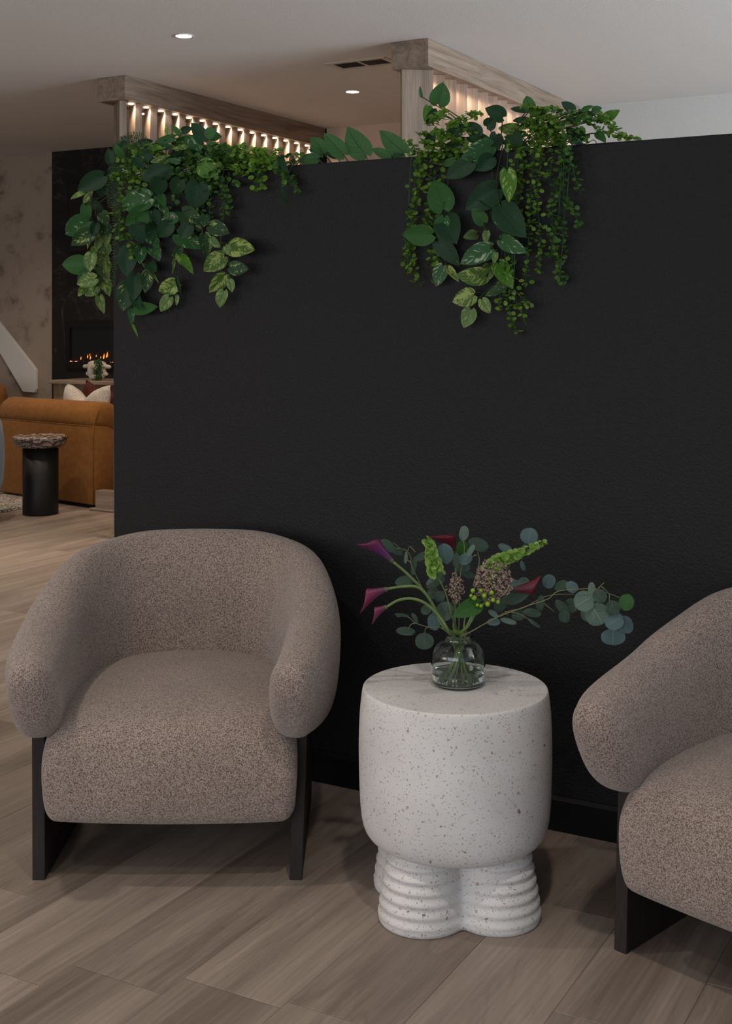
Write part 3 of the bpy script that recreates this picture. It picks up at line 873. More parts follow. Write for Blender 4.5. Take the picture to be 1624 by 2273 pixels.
euca_branch('central eucalyptus branch rising behind the flowers',
    [[(1028, 1200), (1030, 1225), (1020, 1290), (1018, 1398)], [(1060, 1225), (1063, 1250), (1050, 1300)], [(1035, 1242), (1058, 1231)]],
    [(986, 1230, 38, 46, 350, 'eucab'), (1028, 1184, 21, 34, 10, 'euca'), (1061, 1209, 28, 48, 110, 'eucad'), (1025, 1217, 25, 36, 10, 'hyper'), (1032, 1240, 24, 34, 60, 'eucab'),
     (1034, 1272, 18, 44, 115, 'eucad'), (1013, 1245, 14, 36, 0, 'eucad'), (1045, 1222, 12, 30, 30, 'euca'), (988, 1357, 38, 46, 200, 'euca'), (1030, 1260, 20, 28, 80, 'eucad')], 2.735)
euca_branch('eucalyptus sprig at upper right behind the bell flowers',
    [[(1168, 1205), (1155, 1218), (1120, 1270), (1060, 1350), (1030, 1398)]],
    [(1175, 1190, 38, 38, 190, 'eucab'), (1120, 1215, 16, 32, 110, 'eucab'), (1160, 1256, 10, 24, 160, 'eucab'), (1130, 1330, 22, 40, 60, 'eucad'), (1110, 1345, 24, 34, 40, 'eucad')], 2.80)

# ------------------------------------------------------------------ PLANTS ON THE PARTITION
def W(x, y, off): return px(x, y, WY - off)
SOILZ = WZ - .04
def vine(name, label, leaves, group=None, off=(.015, .07), stem='stem_dark', behind=False, roots=None, cat='plant'):
    """leaves: (base x, base y, tip x, tip y, width px, kind) read on the wall plane"""
    bx = sum(l[0] for l in leaves)/len(leaves)
    rt = roots if roots else bx
    r0 = px(rt, 380, WY+.13); r0.z = SOILZ; r0.x = max(r0.x, WX0+.10)
    t = thing(name, label, cat, r0, group=group)
    bm = bmesh.new()
    # main stem runs through the leaf bases from the top down
    order = sorted(leaves, key=lambda l: l[1])
    ptsm = []
    tt = []
    for l in leaves:
        o1 = rnd.uniform(*off); 
        if behind: o1 = -rnd.uniform(.06, .2)
        P0 = W(l[0], l[1], o1); 
        o2 = o1 + rnd.uniform(-.01, .025)
        if not behind:
            if P0.z < WZ+.015 and P0.x > WX0: o1 = rnd.uniform(.018, .06); P0 = W(l[0], l[1], o1)
            P1 = W(l[2], l[3], o2)
            if P1.z < WZ+.01 and P1.x > WX0-.02: o2 = max(o2, rnd.uniform(.018, .05))
        P1 = W(l[2], l[3], o2)
        dd = (P0-CAMP).dot(FWD)
        leaf_obj(P0, P1, l[4]*dd/F*1.02, l[5], t, rnd_tilt=.22, fold=rnd.uniform(.05, .3), curl=rnd.uniform(-.02, .16))
        tt.append(P0)
    # a stem chain: group bases into a downward walk
    edge = None
    if behind:
        for P in tt:
            root = Vector((P.x*.6+r0.x*.4, min(P.y+.02, WY+WT-.07), SOILZ))
            tube(bm, spline([root, root.lerp(P, .6)+Vector((.01, 0, 0)), P], 4), .0016, 5)
    else:
        cur = Vector((r0.x, WY+.10, WZ-.04))
        srt = sorted(tt, key=lambda p: -p.z)
        tops = [p for p in srt if p.z > WZ-.03]
        lows = [p for p in srt if p.z <= WZ-.03]
        for P in tops:
            tube(bm, spline([cur, cur.lerp(P, .5)+Vector((0, .01, .03)), P], 4), .0015, 5)
        if lows:
            mx = sum(p.x for p in lows[:3])/len(lows[:3])
            pts = [cur, Vector((mx, WY+.03, WZ+.012)), Vector((mx, WY-.012, WZ-.008))]
            past = mx < WX0 + .02
            if past: pts = [cur, Vector((WX0+.03, WY+.10, WZ+.02)), Vector((WX0-.035, WY+.10, WZ-.01))]
            k = 0
            while k < len(lows):
                g_ = lows[k:k+2]; c = sum(g_, Vector())/len(g_)
                c.y = c.y + .006 if past else min(c.y + .012, WY-.006)
                if past: c.x = min(c.x, WX0-.02)
                pts.append(c); k += 2
            S_ = spline(pts, 4)
            if not past:
                for q in S_[9:]: q.y = min(q.y, WY-.004)
            tube(bm, S_, .0018, 5, .0011)
            for P in lows:
                n_ = min(S_[8:], key=lambda q: (q-P).length + (0 if q.z >= P.z else .03))
                if (n_-P).length > .003: tube(bm, [n_, n_.lerp(P, .5)+Vector((0, -.006, .006)), P], .0010, 4, .0008)
    addmesh(bm, 'stem', M[stem], t)
    return t
PG = 'variegated pothos vines hanging on the dark partition'
# beyond the end of the wall (left)
vine('pothos_vine', 'pale veined pothos vine hanging past the left end of the partition', [
 (203, 405, 200, 450, 14, 'pale'), (185, 427, 155, 443, 12, 'pale'), (196, 433, 184, 452, 14, 'pale'),
 (203, 564, 199, 604, 30, 'pale'), (211, 618, 169, 631, 32, 'pale'), (195, 603, 172, 628, 26, 'streak'), (214, 635, 188, 657, 30, 'pale'), (187, 639, 173, 658, 16, 'olive'),
 (227, 617, 243, 655, 30, 'olive'), (221, 658, 231, 696, 21, 'pale'), (204, 500, 193, 552, 14, 'olive'), (214, 520, 216, 540, 10, 'olive'),
 (212, 548, 203, 572, 16, 'bright'), (222, 512, 240, 540, 26, 'pale'), (232, 542, 236, 572, 26, 'pale'), (233, 568, 224, 594, 26, 'pale'), (238, 582, 240, 608, 20, 'olive'),
 (216, 590, 226, 614, 20, 'darky'), (230, 600, 242, 622, 18, 'pale'), (220, 530, 212, 556, 18, 'pale'), (226, 560, 214, 588, 20, 'olive'), (240, 520, 236, 548, 20, 'pale')],
 PG, off=(-.14, -.02), roots=262)
vine('pothos_vine', 'deep green pothos vine at the far left with a large white streaked leaf', [
 (228, 392, 172, 423, 42, 'dark'), (230, 430, 214, 400, 26, 'dark'), (190, 457, 187, 508, 26, 'green'), (194, 492, 143, 522, 52, 'streak'), (204, 518, 156, 545, 36, 'darky'),
 (213, 496, 204, 525, 22, 'dark'), (201, 449, 232, 470, 20, 'dark'), (190, 587, 137, 587, 44, 'green'), (226, 474, 240, 500, 28, 'darky'), (236, 498, 226, 526, 26, 'streak')],
 PG, off=(-.10, .02), roots=270)
# left cluster, front
vine('pothos_vine', 'pothos vine with the lowest curled tip beside the partition corner', [
 (288, 552, 280, 615, 46, 'dark'), (284, 632, 273, 690, 48, 'darky'), (294, 682, 350, 680, 32, 'green'), (291, 685, 294, 722, 15, 'streak'), (293, 720, 306, 748, 6, 'bright'),
 (300, 612, 296, 668, 38, 'dark'), (326, 606, 322, 650, 28, 'darky'), (313, 551, 310, 585, 29, 'streak'), (338, 551, 354, 578, 28, 'streak'), (328, 588, 348, 602, 24, 'dark'),
 (320, 588, 352, 627, 9, 'olive'), (298, 655, 312, 690, 26, 'dark'), (268, 560, 272, 600, 20, 'dark')], PG)
vine('pothos_vine', 'large leaved dark pothos in the middle of the left cluster', [
 (331, 440, 265, 461, 52, 'streak'), (330, 468, 277, 500, 48, 'green'), (374, 372, 313, 398, 50, 'dark'), (337, 436, 352, 461, 26, 'streak'), (357, 433, 366, 461, 20, 'green'),
 (358, 457, 371, 484, 20, 'streak'), (340, 470, 352, 500, 26, 'dark'), (333, 522, 352, 546, 30, 'streak'), (300, 500, 318, 540, 40, 'dark'), (345, 500, 330, 535, 34, 'dark'), (360, 400, 340, 432, 40, 'dark')], PG)
vine('pothos_vine', 'pothos vine with dark heart leaf and cream edged leaves, left cluster right side', [
 (440, 408, 430, 466, 56, 'dark'), (405, 471, 450, 514, 42, 'darky'), (396, 520, 453, 551, 44, 'streak'), (392, 484, 357, 490, 27, 'streak'), (378, 498, 350, 527, 36, 'dark'),
 (455, 478, 452, 504, 22, 'darky'), (466, 501, 509, 518, 36, 'darky'), (453, 522, 459, 568, 30, 'darky'), (398, 564, 428, 604, 24, 'bright'), (388, 578, 383, 607, 8, 'olive'),
 (391, 630, 349, 647, 37, 'olive'), (392, 618, 402, 657, 9, 'dark'), (375, 661, 356, 692, 28, 'pale'), (393, 657, 391, 679, 9, 'pale'), (400, 550, 385, 580, 22, 'darky'), (420, 500, 400, 530, 34, 'dark'), (430, 470, 450, 500, 26, 'dark')], PG)
vine('pothos_vine', 'pothos vine spreading lowest right of the left cluster, cream mottled leaves', [
 (468, 530, 489, 550, 19, 'pale'), (512, 547, 565, 554, 44, 'olive'), (500, 547, 516, 567, 20, 'pale'), (487, 556, 495, 571, 12, 'pale'), (493, 570, 451, 602, 43, 'olive'),
 (512, 593, 552, 597, 33, 'darky'), (498, 611, 464, 649, 34, 'olive'), (509, 622, 515, 649, 19, 'pale'), (496, 647, 486, 684, 27, 'pale')], PG)
vine('pothos_plant', 'crown of pothos leaves on top of the left cluster', [
 (447, 366, 484, 389, 46, 'bright'), (423, 330, 391, 377, 38, 'darky'), (397, 350, 367, 382, 28, 'darky'), (397, 359, 369, 354, 13, 'streak'), (364, 352, 333, 360, 14, 'pale'),
 (362, 341, 325, 341, 8, 'streak'), (377, 326, 325, 329, 16, 'streak'), (386, 305, 341, 316, 18, 'green'), (411, 326, 384, 330, 11, 'olive'), (417, 305, 447, 337, 22, 'streak'),
 (398, 299, 379, 277, 13, 'green'), (372, 300, 370, 275, 10, 'olive'), (452, 314, 424, 271, 32, 'dark'), (458, 298, 481, 288, 26, 'back'), (465, 300, 492, 303, 24, 'green'), (405, 291, 428, 284, 17, 'dark'),
 (385, 340, 410, 372, 30, 'dark'), (352, 372, 330, 350, 26, 'dark'), (245, 360, 240, 328, 22, 'dark'), (440, 335, 470, 350, 28, 'dark'), (330, 340, 300, 360, 30, 'dark'), (270, 345, 255, 320, 18, 'green'),
 (430, 350, 455, 330, 30, 'dark'), (395, 320, 430, 300, 24, 'green'), (400, 400, 380, 430, 36, 'dark'), (310, 320, 340, 312, 20, 'dark'), (268, 345, 254, 380, 30, 'dark'), (286, 340, 276, 378, 30, 'dark'), (300, 350, 322, 376, 28, 'dark'), (262, 372, 248, 404, 24, 'green'), (345, 330, 368, 312, 22, 'dark'), (280, 318, 262, 335, 20, 'dark')], 'leafy crowns along the partition top', off=(-.08, .06), cat='plant')
# behind the middle
vine('broad_leaved_plant', 'row of broad green leaves standing behind the middle of the partition top', [
 (717, 340, 688, 303, 34, 'back'), (762, 342, 719, 295, 40, 'back'), (811, 342, 771, 281, 54, 'back'), (896, 338, 841, 288, 42, 'back'), (866, 350, 822, 330, 22, 'back'), (746, 348, 721, 338, 16, 'dark'),
 (704, 352, 658, 356, 26, 'back'), (688, 330, 712, 342, 11, 'back'), (808, 352, 800, 338, 12, 'back'), (870, 348, 890, 342, 14, 'dark')], None, behind=True)
vine('trailing_sprig', 'small grey green leaves drooping over the partition between the two clusters', [
 (622, 348, 640, 383, 17, 'dark'), (622, 420, 640, 453, 12, 'dark'), (632, 400, 626, 415, 12, 'bright')], None, off=(.01, .03))
# right cluster
vine('pothos_vine', 'pothos vine at the left of the right cluster, big upward green leaf', [
 (983, 462, 964, 396, 60, 'green'), (957, 520, 892, 520, 48, 'green'), (988, 484, 1012, 540, 60, 'dark'), (971, 536, 1020, 592, 40, 'dark'), (982, 592, 966, 636, 34, 'streak'), (993, 594, 1017, 625, 17, 'olive'),
 (985, 484, 974, 530, 34, 'streak')], PG)
vine('pothos_vine', 'pothos vine hanging at the centre of the right cluster with the lowest pale leaf', [
 (1100, 420, 1031, 465, 60, 'dark'), (1073, 493, 1047, 463, 32, 'green'), (1057, 520, 1028, 528, 24, 'pale'), (1080, 514, 1078, 541, 17, 'pale'), (1088, 553, 1020, 586, 46, 'streak'), (1100, 562, 1096, 585, 15, 'pale'),
 (1093, 600, 1084, 622, 14, 'pale'), (1077, 612, 1011, 610, 42, 'olive'), (1120, 633, 1076, 657, 24, 'darky'), (1050, 655, 1003, 670, 42, 'olive'), (1070, 666, 1087, 696, 26, 'pale'), (1044, 688, 1028, 728, 35, 'pale'), (1085, 590, 1072, 610, 20, 'olive')], PG)
vine('pothos_vine', 'pothos vine with teal dark round leaf beside the long small-leaved strands', [
 (1125, 381, 1129, 449, 38, 'bright'), (1112, 462, 1166, 526, 64, 'dark'), (1111, 533, 1167, 560, 36, 'streak'), (1107, 585, 1138, 641, 42, 'bright'), (1070, 430, 1110, 470, 36, 'dark')], PG)
vine('pothos_plant', 'crown of pothos leaves on top of the right cluster', [
 (972, 230, 983, 182, 46, 'green'), (935, 214, 932, 190, 8, 'green'), (950, 236, 941, 270, 20, 'bright'), (968, 248, 944, 276, 25, 'dark'), (1115, 260, 1076, 240, 36, 'dark'), (1026, 313, 979, 329, 26, 'streak'),
 (1022, 330, 974, 350, 22, 'dark'), (1013, 357, 978, 368, 20, 'back'), (1044, 303, 1099, 318, 28, 'green'), (1089, 325, 1022, 352, 46, 'streak'), (1040, 361, 1075, 379, 22, 'back'), (1045, 362, 988, 396, 42, 'dark'),
 (1102, 298, 1094, 337, 32, 'dark'), (1153, 290, 1104, 284, 30, 'olive'), (1122, 310, 1178, 332, 28, 'darky'), (1178, 242, 1168, 211, 28, 'back'), (1272, 245, 1245, 226, 22, 'dark'), (1294, 244, 1317, 235, 11, 'green'),
 (1316, 246, 1336, 239, 17, 'green'), (1341, 262, 1375, 244, 24, 'bright'), (1292, 313, 1255, 281, 30, 'dark'), (1325, 295, 1343, 315, 20, 'green'), (1170, 244, 1130, 240, 15, 'dark'), (1170, 266, 1135, 268, 15, 'dark'),
 (1060, 300, 1040, 270, 34, 'dark'), (1000, 300, 1030, 275, 30, 'dark'), (1080, 280, 1100, 262, 30, 'dark'), (1140, 300, 1160, 320, 30, 'dark'), (950, 320, 965, 290, 24, 'dark'), (1230, 300, 1215, 270, 26, 'dark'), (1090, 350, 1060, 380, 40, 'dark')],
 'leafy crowns along the partition top', off=(-.08, .06))

def leaflet(bm, c, dirv, nrm, L, Wd, n=8):
    x_ = dirv.cross(nrm)
    if x_.length < 1e-4: return
    x_.normalize(); nz_ = x_.cross(dirv).normalized()
    cup = rnd.uniform(.05, .35)*L
    ctr = bm.verts.new(c + dirv*L*.52 - nz_*cup*.5)
    ring = []
    for k in range(n):
        a = 2*math.pi*k/n
        ring.append(bm.verts.new(c + dirv*L*(.5-.5*math.cos(a)) + x_*Wd*.5*math.sin(a)))
    for k in range(n): bm.faces.new((ctr, ring[k], ring[(k+1) % n]))
def rnv(s=1.0): return Vector((rnd.gauss(0, 1), rnd.gauss(0, 1), rnd.gauss(0, 1)))*s
def strands(name, label, lines, mat, stem='stem_teal', group='small leaved trailing plants on the partition', size=12.5, density=1.0, root=None, ratio=.92):
    """lines: (polyline in image points on the wall plane, spread px, off, side shoots)"""
    rt = root if root else lines[0][0][0][0]
    r0 = px(rt, 380, WY+.12); r0.z = SOILZ; r0.x = max(r0.x, WX0+.10)
    t = thing(name, label, 'plant', r0, group=group)
    bs = bmesh.new(); bl = bmesh.new()
    for (pts, spread, off) in lines:
        offs = off if isinstance(off, tuple) else (off, off)
        n = len(pts)
        P = [W(x, y, offs[0] + (offs[1]-offs[0])*i/(n-1)) for i, (x, y) in enumerate(pts)]
        P = spline(P, 8)
        tube(bs, P, .0009, 5, .0006)
        if P[0].z < WZ + .02 and offs[0] > 0:
            tube(bs, spline([Vector((P[0].x, WY+.09, SOILZ)), Vector((P[0].x, WY+.05, WZ+.012)), Vector((P[0].x, WY-.008, WZ+.002)), P[0]], 3), .0013, 5)
        dd = (P[0]-CAMP).dot(FWD); s = size*dd/F
        tot = sum((P[i+1]-P[i]).length for i in range(len(P)-1))
        step = s*.55/density; acc = 0; q = 0
        for i in range(len(P)-1):
            a, b_ = P[i], P[i+1]; L = (b_-a).length; tn = (b_-a).normalized()
            while acc < L:
                c = a.lerp(b_, acc/L)
                side = RIGHT*math.cos(q*1.57) + (-FWD)*math.sin(q*1.57)
                sp = rnd.random()*spread*dd/F
                for sg in (-1, 1):
                    dv = (side*sg*1.0 + rnv(.35) + Vector((0, 0, .05))).normalized()
                    c2 = c + RIGHT*(rnd.uniform(-1, 1)*sp) + UP*rnd.uniform(-.3, .3)*sp
                    if (offs[0] > 0 and offs[1] > 0) or (c2.z < WZ+.004 and c2.x > WX0): c2.y = min(c2.y, WY-.006-rnd.random()*.03)
                    if (c2-c).length > s*.9 and rnd.random() < .35: tube(bs, [c, c2], .0006, 3)
                    leaflet(bl, c2, dv, (UP*.75 - FWD*.7 + rnv(.45)).normalized(), s*rnd.uniform(.7, 1.12), s*ratio*rnd.uniform(.75, 1.05))
                q += 1; acc += step
            acc -= L
    addmesh(bs, 'stem', M[stem], t, smooth=True)
    o = addmesh(bl, 'leaflets', M[mat], t); o['kind'] = 'stuff'
    return t
def fill(x0, x1, y0, y1, n, ln=50, down=.5):
    out_ = []
    for _ in range(n):
        x, y = rnd.uniform(x0, x1), rnd.uniform(y0, y1)
        dx = rnd.uniform(-.6, .6)*ln; dy = ln*rnd.uniform(-.3, 1)*down
        out_.append(([(x, y), (x+dx*.5, y+dy*.4-4), (x+dx, y+dy)], 8, (rnd.uniform(-.06, .05), rnd.uniform(-.02, .06))))
    return out_
strands('trailing_eucalyptus', 'small leaved trailing strands at the left side of the right cluster', [
 ([(925, 345), (919, 420), (911, 500), (906, 560), (903, 606)], 13, .03), ([(935, 350), (928, 430), (915, 500), (914, 560), (930, 635)], 14, .022),
 ([(960, 330), (955, 400), (960, 470), (975, 560), (966, 636)], 14, .018), ([(978, 350), (985, 400), (950, 480), (960, 560), (968, 600)], 10, .012),
 ([(920, 345), (918, 325), (900, 312)], 8, (-.03, .0)), ([(905, 520), (900, 560), (898, 598)], 7, .03)] + fill(935, 1060, 245, 350, 46, 46), 'box1', root=950)
strands('trailing_eucalyptus', 'longest small leaved strands, centre of the right cluster down to its lowest point', [
 ([(1190, 240), (1184, 330), (1178, 430), (1172, 540), (1168, 600), (1166, 632)], 16, .035), ([(1195, 260), (1200, 350), (1192, 440), (1198, 520), (1198, 606)], 13, .03),
 ([(1150, 340), (1145, 420), (1140, 500), (1136, 600), (1131, 645), (1134, 700), (1150, 744)], 12, .02), ([(1140, 640), (1158, 662), (1178, 684)], 8, .04), ([(1135, 650), (1155, 690), (1168, 724)], 9, .035),
 ([(1120, 600), (1110, 650), (1104, 690)], 8, .03), ([(1155, 290), (1160, 380), (1150, 470), (1150, 560)], 12, .015), ([(1205, 300), (1225, 340), (1218, 400)], 10, .03)]
 + fill(1140, 1240, 235, 330, 44, 46), 'box1', root=1180)
strands('trailing_eucalyptus', 'small leaved strands at the right edge of the right cluster', [
 ([(1258, 300), (1250, 380), (1252, 450), (1250, 520), (1243, 600), (1240, 628)], 13, .035), ([(1252, 320), (1238, 400), (1225, 470), (1232, 560), (1256, 640)], 11, .02),
 ([(1262, 330), (1275, 390), (1290, 432)], 9, .045), ([(1258, 440), (1278, 480), (1284, 510)], 7, .045), ([(1240, 480), (1226, 540), (1224, 572)], 6, .04)]
 + fill(1225, 1310, 245, 312, 22, 40), 'box3', root=1250)
strands('trailing_eucalyptus', 'sprig creeping right along the partition top beside the pale wall', [
 ([(1270, 250), (1310, 262), (1350, 272), (1375, 290)], 10, -.03), ([(1290, 262), (1330, 285), (1365, 300), (1415, 308)], 7, -.02), ([(1280, 275), (1320, 265), (1362, 282), (1380, 305)], 10, (-.05, 0)), ([(1370, 300), (1395, 306), (1416, 306)], 5, -.015),
 ([(1300, 250), (1330, 255), (1352, 268)], 12, -.04)], 'box1', root=1290, size=13)
strands('trailing_eucalyptus', 'yellow green small leaves at the top left of the left cluster', [
 ([(300, 345), (285, 380), (268, 420), (262, 470), (268, 540)], 16, .045), ([(310, 350), (300, 400), (282, 440), (275, 500), (292, 545)], 14, .03), ([(320, 340), (315, 390), (306, 430)], 12, .05), ([(295, 520), (290, 545), (296, 575)], 8, .05)] + fill(270, 360, 320, 400, 26, 40), 'box1', root=300)
strands('trailing_eucalyptus', 'small leaved strand hanging beside the right border of the left cluster', [
 ([(485, 350), (488, 410), (495, 440), (492, 500)], 12, .03), ([(490, 400), (505, 440), (510, 478)], 7, .035), ([(475, 360), (470, 420), (465, 470), (470, 500)], 13, .02), ([(440, 380), (432, 420), (440, 470)], 15, .012), ([(415, 400), (395, 440), (385, 520)], 12, .012),
 ([(450, 330), (455, 380), (460, 430)], 14, .01)] + fill(380, 520, 315, 400, 52, 44), 'box3', root=480)
strands('trailing_eucalyptus', 'bright lime leaf tuft on the partition top between the clusters', [
 ([(565, 365), (572, 390), (568, 425)], 9, .03), ([(580, 370), (582, 395), (583, 420)], 8, .03)] + fill(535, 612, 335, 372, 26, 34, .6), 'box2', root=575, size=15)
strands('trailing_eucalyptus', 'medium green leaf tuft joining the left cluster and the lime tuft', fill(490, 560, 325, 375, 22, 36, .6) + [([(525, 370), (530, 385), (528, 398)], 9, .03)], 'box1', root=520, size=14)
strands('trailing_eucalyptus', 'short sprig curling down over the partition right of the lime tuft', [
 ([(612, 372), (635, 388), (652, 408), (666, 430)], 7, .03), ([(615, 378), (640, 392), (645, 415)], 7, .02), ([(600, 365), (620, 350), (650, 345)], 8, -.02), ([(640, 372), (655, 352), (665, 342)], 7, -.03)], 'box3', root=620, size=12)
# fern
def fern(label, fronds, mat, root, size=13):
    r0 = px(root, 380, WY+.12); r0.z = SOILZ; r0.x = max(r0.x, WX0+.10)
    t = thing('fern', label, 'plant', r0)
    bs = bmesh.new(); bl = bmesh.new()
    for pts, off0, off1 in fronds:
        n = len(pts)
        P = spline([W(x, y, off0+(off1-off0)*i/(n-1)) for i, (x, y) in enumerate(pts)], 12)
        tube(bs, P, .0012, 5, .0007)
        dd = (P[0]-CAMP).dot(FWD); acc_ = 0
        for i in range(len(P)-1):
            tn = (P[i+1]-P[i]).normalized()
            sd = tn.cross(-FWD)
            if sd.length < .1: continue
            sd.normalize(); s = size*dd/F*(1-.5*i/len(P))
            acc_ += (P[i+1]-P[i]).length
            if acc_ < s*.30: continue
            acc_ = 0
            for h_ in (0,):
                c = P[i].lerp(P[i+1], h_)
                for sg in (-1, 1):
                    leaflet(bl, c, (sd*sg + tn*.45 + rnv(.12)).normalized(), (-FWD + rnv(.3)).normalized(), s, s*.26, 6)
    addmesh(bs, 'stem', M['stem_dark'], t); o = addmesh(bl, 'leaflets', M[mat], t); o['kind'] = 'stuff'; return t
fern('dark green fern arching over the left corner of the partition', [
 ([(300, 335), (262, 328), (248, 370), (242, 420), (244, 460)], -.05, .0), ([(305, 335), (272, 325), (256, 370), (253, 430), (252, 480)], -.03, .03), ([(310, 335), (285, 330), (268, 380), (264, 440), (260, 520), (258, 590)], -.02, .03),
 ([(318, 335), (300, 312), (275, 310), (250, 330)], -.05, -.05), ([(330, 335), (315, 305), (290, 300), (268, 308)], -.06, -.04), ([(310, 335), (285, 318), (262, 325), (250, 345)], -.05, -.03),
 ([(262, 430), (257, 500), (253, 580), (250, 640)], .03, .012), ([(330, 330), (300, 325), (285, 350), (278, 400)], -.03, .04), ([(340, 330), (320, 322), (300, 340), (292, 380)], -.02, .04)],
 'fern', 300)

# ------------------------------------------------------------------ BACK ROOM (seen past the left end of the partition)
# fireplace set in the dark stone wall
FY = YF - .03
def onf(x, y, Y=FY): return px(x, y, Y)
a = onf(149, 711); bR = -5.2
zt, zb = a.z, onf(149, 818).z
t = thing('fireplace', 'black framed electric fireplace with small orange flames in the stone wall', 'fireplace', ((a.x+bR)/2, FY, zb))
ox, oz = t.location.x, t.location.z
def rel(o, p): o.parent = p; o.location = Vector(o.location) - Vector(p.location); return o
fw = .075
bm = bmesh.new()
box_bm(a.x, bR, FY-.02, FY, zt-fw*.8, zt, bm); box_bm(a.x, bR, FY-.02, FY, zb, zb+fw*.8, bm)
box_bm(a.x, a.x+fw*.62, FY-.02, FY, zb+fw*.8, zt-fw*.8, bm); box_bm(bR-fw*.62, bR, FY-.02, FY, zb+fw*.8, zt-fw*.8, bm)
addmesh(bm, 'frame', M['black_void'], t, smooth=False)
rel(box('fire_glass', a.x+fw*.62, bR-fw*.62, FY-.006, FY-.001, zb+fw*.8, zt-fw*.8, M['glass_dark']), t)
zg = onf(157, 804).z
bm = bmesh.new()
x = a.x + fw*.62 + .004
while x < bR - fw*.7:
    wd = rnd.uniform(.006, .02)
    if rnd.random() < .85: bmesh.ops.create_icosphere(bm, subdivisions=1, radius=.5, matrix=Matrix.Translation((x, FY-.014, zg+rnd.uniform(-.004, .006))) @ Matrix.Diagonal((wd, .01, rnd.uniform(.006, .016), 1)))
    x += wd*.8
o = addmesh(bm, 'embers', M['ember'], t); o['kind'] = 'stuff'
for (fx, fy, hh) in ((182, 795, 7), (197, 791, 8), (203, 794, 8), (216, 790, 5), (233, 791, 11), (240, 788, 12), (202, 787, 5), (226, 793, 5)):
    p = onf(fx, fy); s = 10.3/F
    bm = lathe_bm([(0, -hh*.55*s), (hh*.16*s, -hh*.25*s), (hh*.15*s, 0), (hh*.07*s, hh*.3*s), (0, hh*.6*s)], 8)
    for vv in bm.verts: vv.co.x += vv.co.z*.18; vv.co.y *= .4
    o = addmesh(bm, 'flame', M['flame'], t); o.location = (p.x, FY-.014, p.z)
# television above
a2 = onf(151.6, 394); b2 = onf(151.6, 632)
t = thing('television', 'wide black television in a black recess above the fireplace', 'television', ((a2.x-5.1)/2, FY, b2.z))
tvc = t.location
rel(box('recess_frame', a2.x, -5.1, FY-.012, FY-.001, b2.z, a2.z, M['black_void']), t)
c1, c2 = onf(160, 409), onf(160, 560)
rel(box('screen', c1.x, -5.15, FY-.03, FY-.012, c2.z, c1.z, M['screen'], None, .003), t)
# sloping white bulkhead at far left
poly = [(-260, 375), (79.7, 821), (79.3, 863), (75.8, 872.6), (-290, 385)]
yb = YF-.035
f0 = [px(x, y, yb) for x, y in ((-200, 458), (79.7, 821), (79.3, 863), (75.8, 872), (50, 870), (0, 785), (-200, 530))]
bm = bmesh.new(); r0_ = [tuple(p) for p in f0]; r1_ = [(p.x, YF-.001, p.z) for p in f0]
loft([r0_[::-1], r1_[::-1]], bm)
o = finish(bm, 'trim_1', M['ceiling'], smooth=False); struct(o); bevel(o, .006)
# sideboard
t = thing('sideboard', 'low oak sideboard with fluted front under the fireplace', 'sideboard', (-6.2, 7.7, 0))
p = px(112, 843, 7.52); sx0 = p.x; sz = p.z
rel(box('top', sx0, -5.0, 7.50, 7.95, sz-.03, sz, M['oak_x'], None, .004), t)
rel(box('carcass', sx0+.01, -5.01, 7.54, 7.94, .05, sz-.03, M['cab'], None, .004), t)
rel(box('plinth', sx0+.06, -5.06, 7.58, 7.92, 0, .05, M['black_void']), t)
for k in range(36):
    x = sx0 + .16 + k*.03
    bm = lathe_bm([(.0125, .12), (.0125, sz-.09)], 8)
    o = addmesh(bm, 'flute', M['cab'], t); o.location = (x, 7.541, 0)
# cream knobbly vase with a fern in it
vx = px(215, 843, 7.68); fx_ = px(219, 843, 7.62)
vz = sz + .0012
t = thing('sculptural_vase', 'cream stoneware vase with rounded prongs on the sideboard', 'vase', (vx.x, 7.68, vz))
k_ = (vx-CAMP).dot(FWD)/F
def vb(x, y): return Vector(((x-215)*k_*1.13, 0, (843-y)*k_))
bm = bmesh.new()
def seg(bm, pts, rs):
    rings = []
    P = [vb(*p) for p in pts]
    for i, p in enumerate(P):
        tn = (P[min(i+1, len(P)-1)]-P[max(i-1, 0)]).normalized(); up = Vector((0, 1, 0)); sd = tn.cross(up).normalized()
        rings.append([p + (sd*math.cos(2*math.pi*j/14) + up*math.sin(2*math.pi*j/14))*rs[i]*k_ for j in range(14)])
    loft(rings, bm)
for s in (-1, 1):
    c0 = 215
    seg(bm, [(c0+s*12, 843), (c0+s*13, 838), (c0+s*15, 828), (c0+s*14, 815), (c0+s*13, 806), (c0+s*14, 803)], [6, 6, 9, 8.5, 9, 7])
    seg(bm, [(c0+s*14, 811), (c0+s*24, 813.5), (c0+s*32, 814), (c0+s*35, 814)], [7, 4.6, 4.3, 2])
    seg(bm, [(c0+s*14, 830), (c0+s*20, 830), (c0+s*25, 830), (c0+s*27, 830)], [8, 5, 4.5, 2])
seg(bm, [(202, 836), (215, 838), (228, 836)], [6, 6, 6]); seg(bm, [(202, 815), (215, 814), (228, 815)], [7, 8, 7])
o = finish(bm, 'body', M['cream_ceramic'], t)
t2 = thing('trailing_fern', 'small bushy green fern spilling from the cream vase', 'plant', (fx_.x, 7.62, vz + .02))
bl = bmesh.new()
for i in range(420):
    xx = rnd.gauss(0, 5.0); yy = rnd.uniform(797, 842)
    if abs(xx) > 12: continue
    c = Vector((xx*k_, rnd.uniform(-.03, .03), (843-yy)*k_-.02))
    leaflet(bl, c, Vector((rnd.uniform(-1, 1), rnd.uniform(-1, 0), rnd.uniform(-1.2, .4))).normalized(), rnv(1).normalized(), .016, .008, 6)
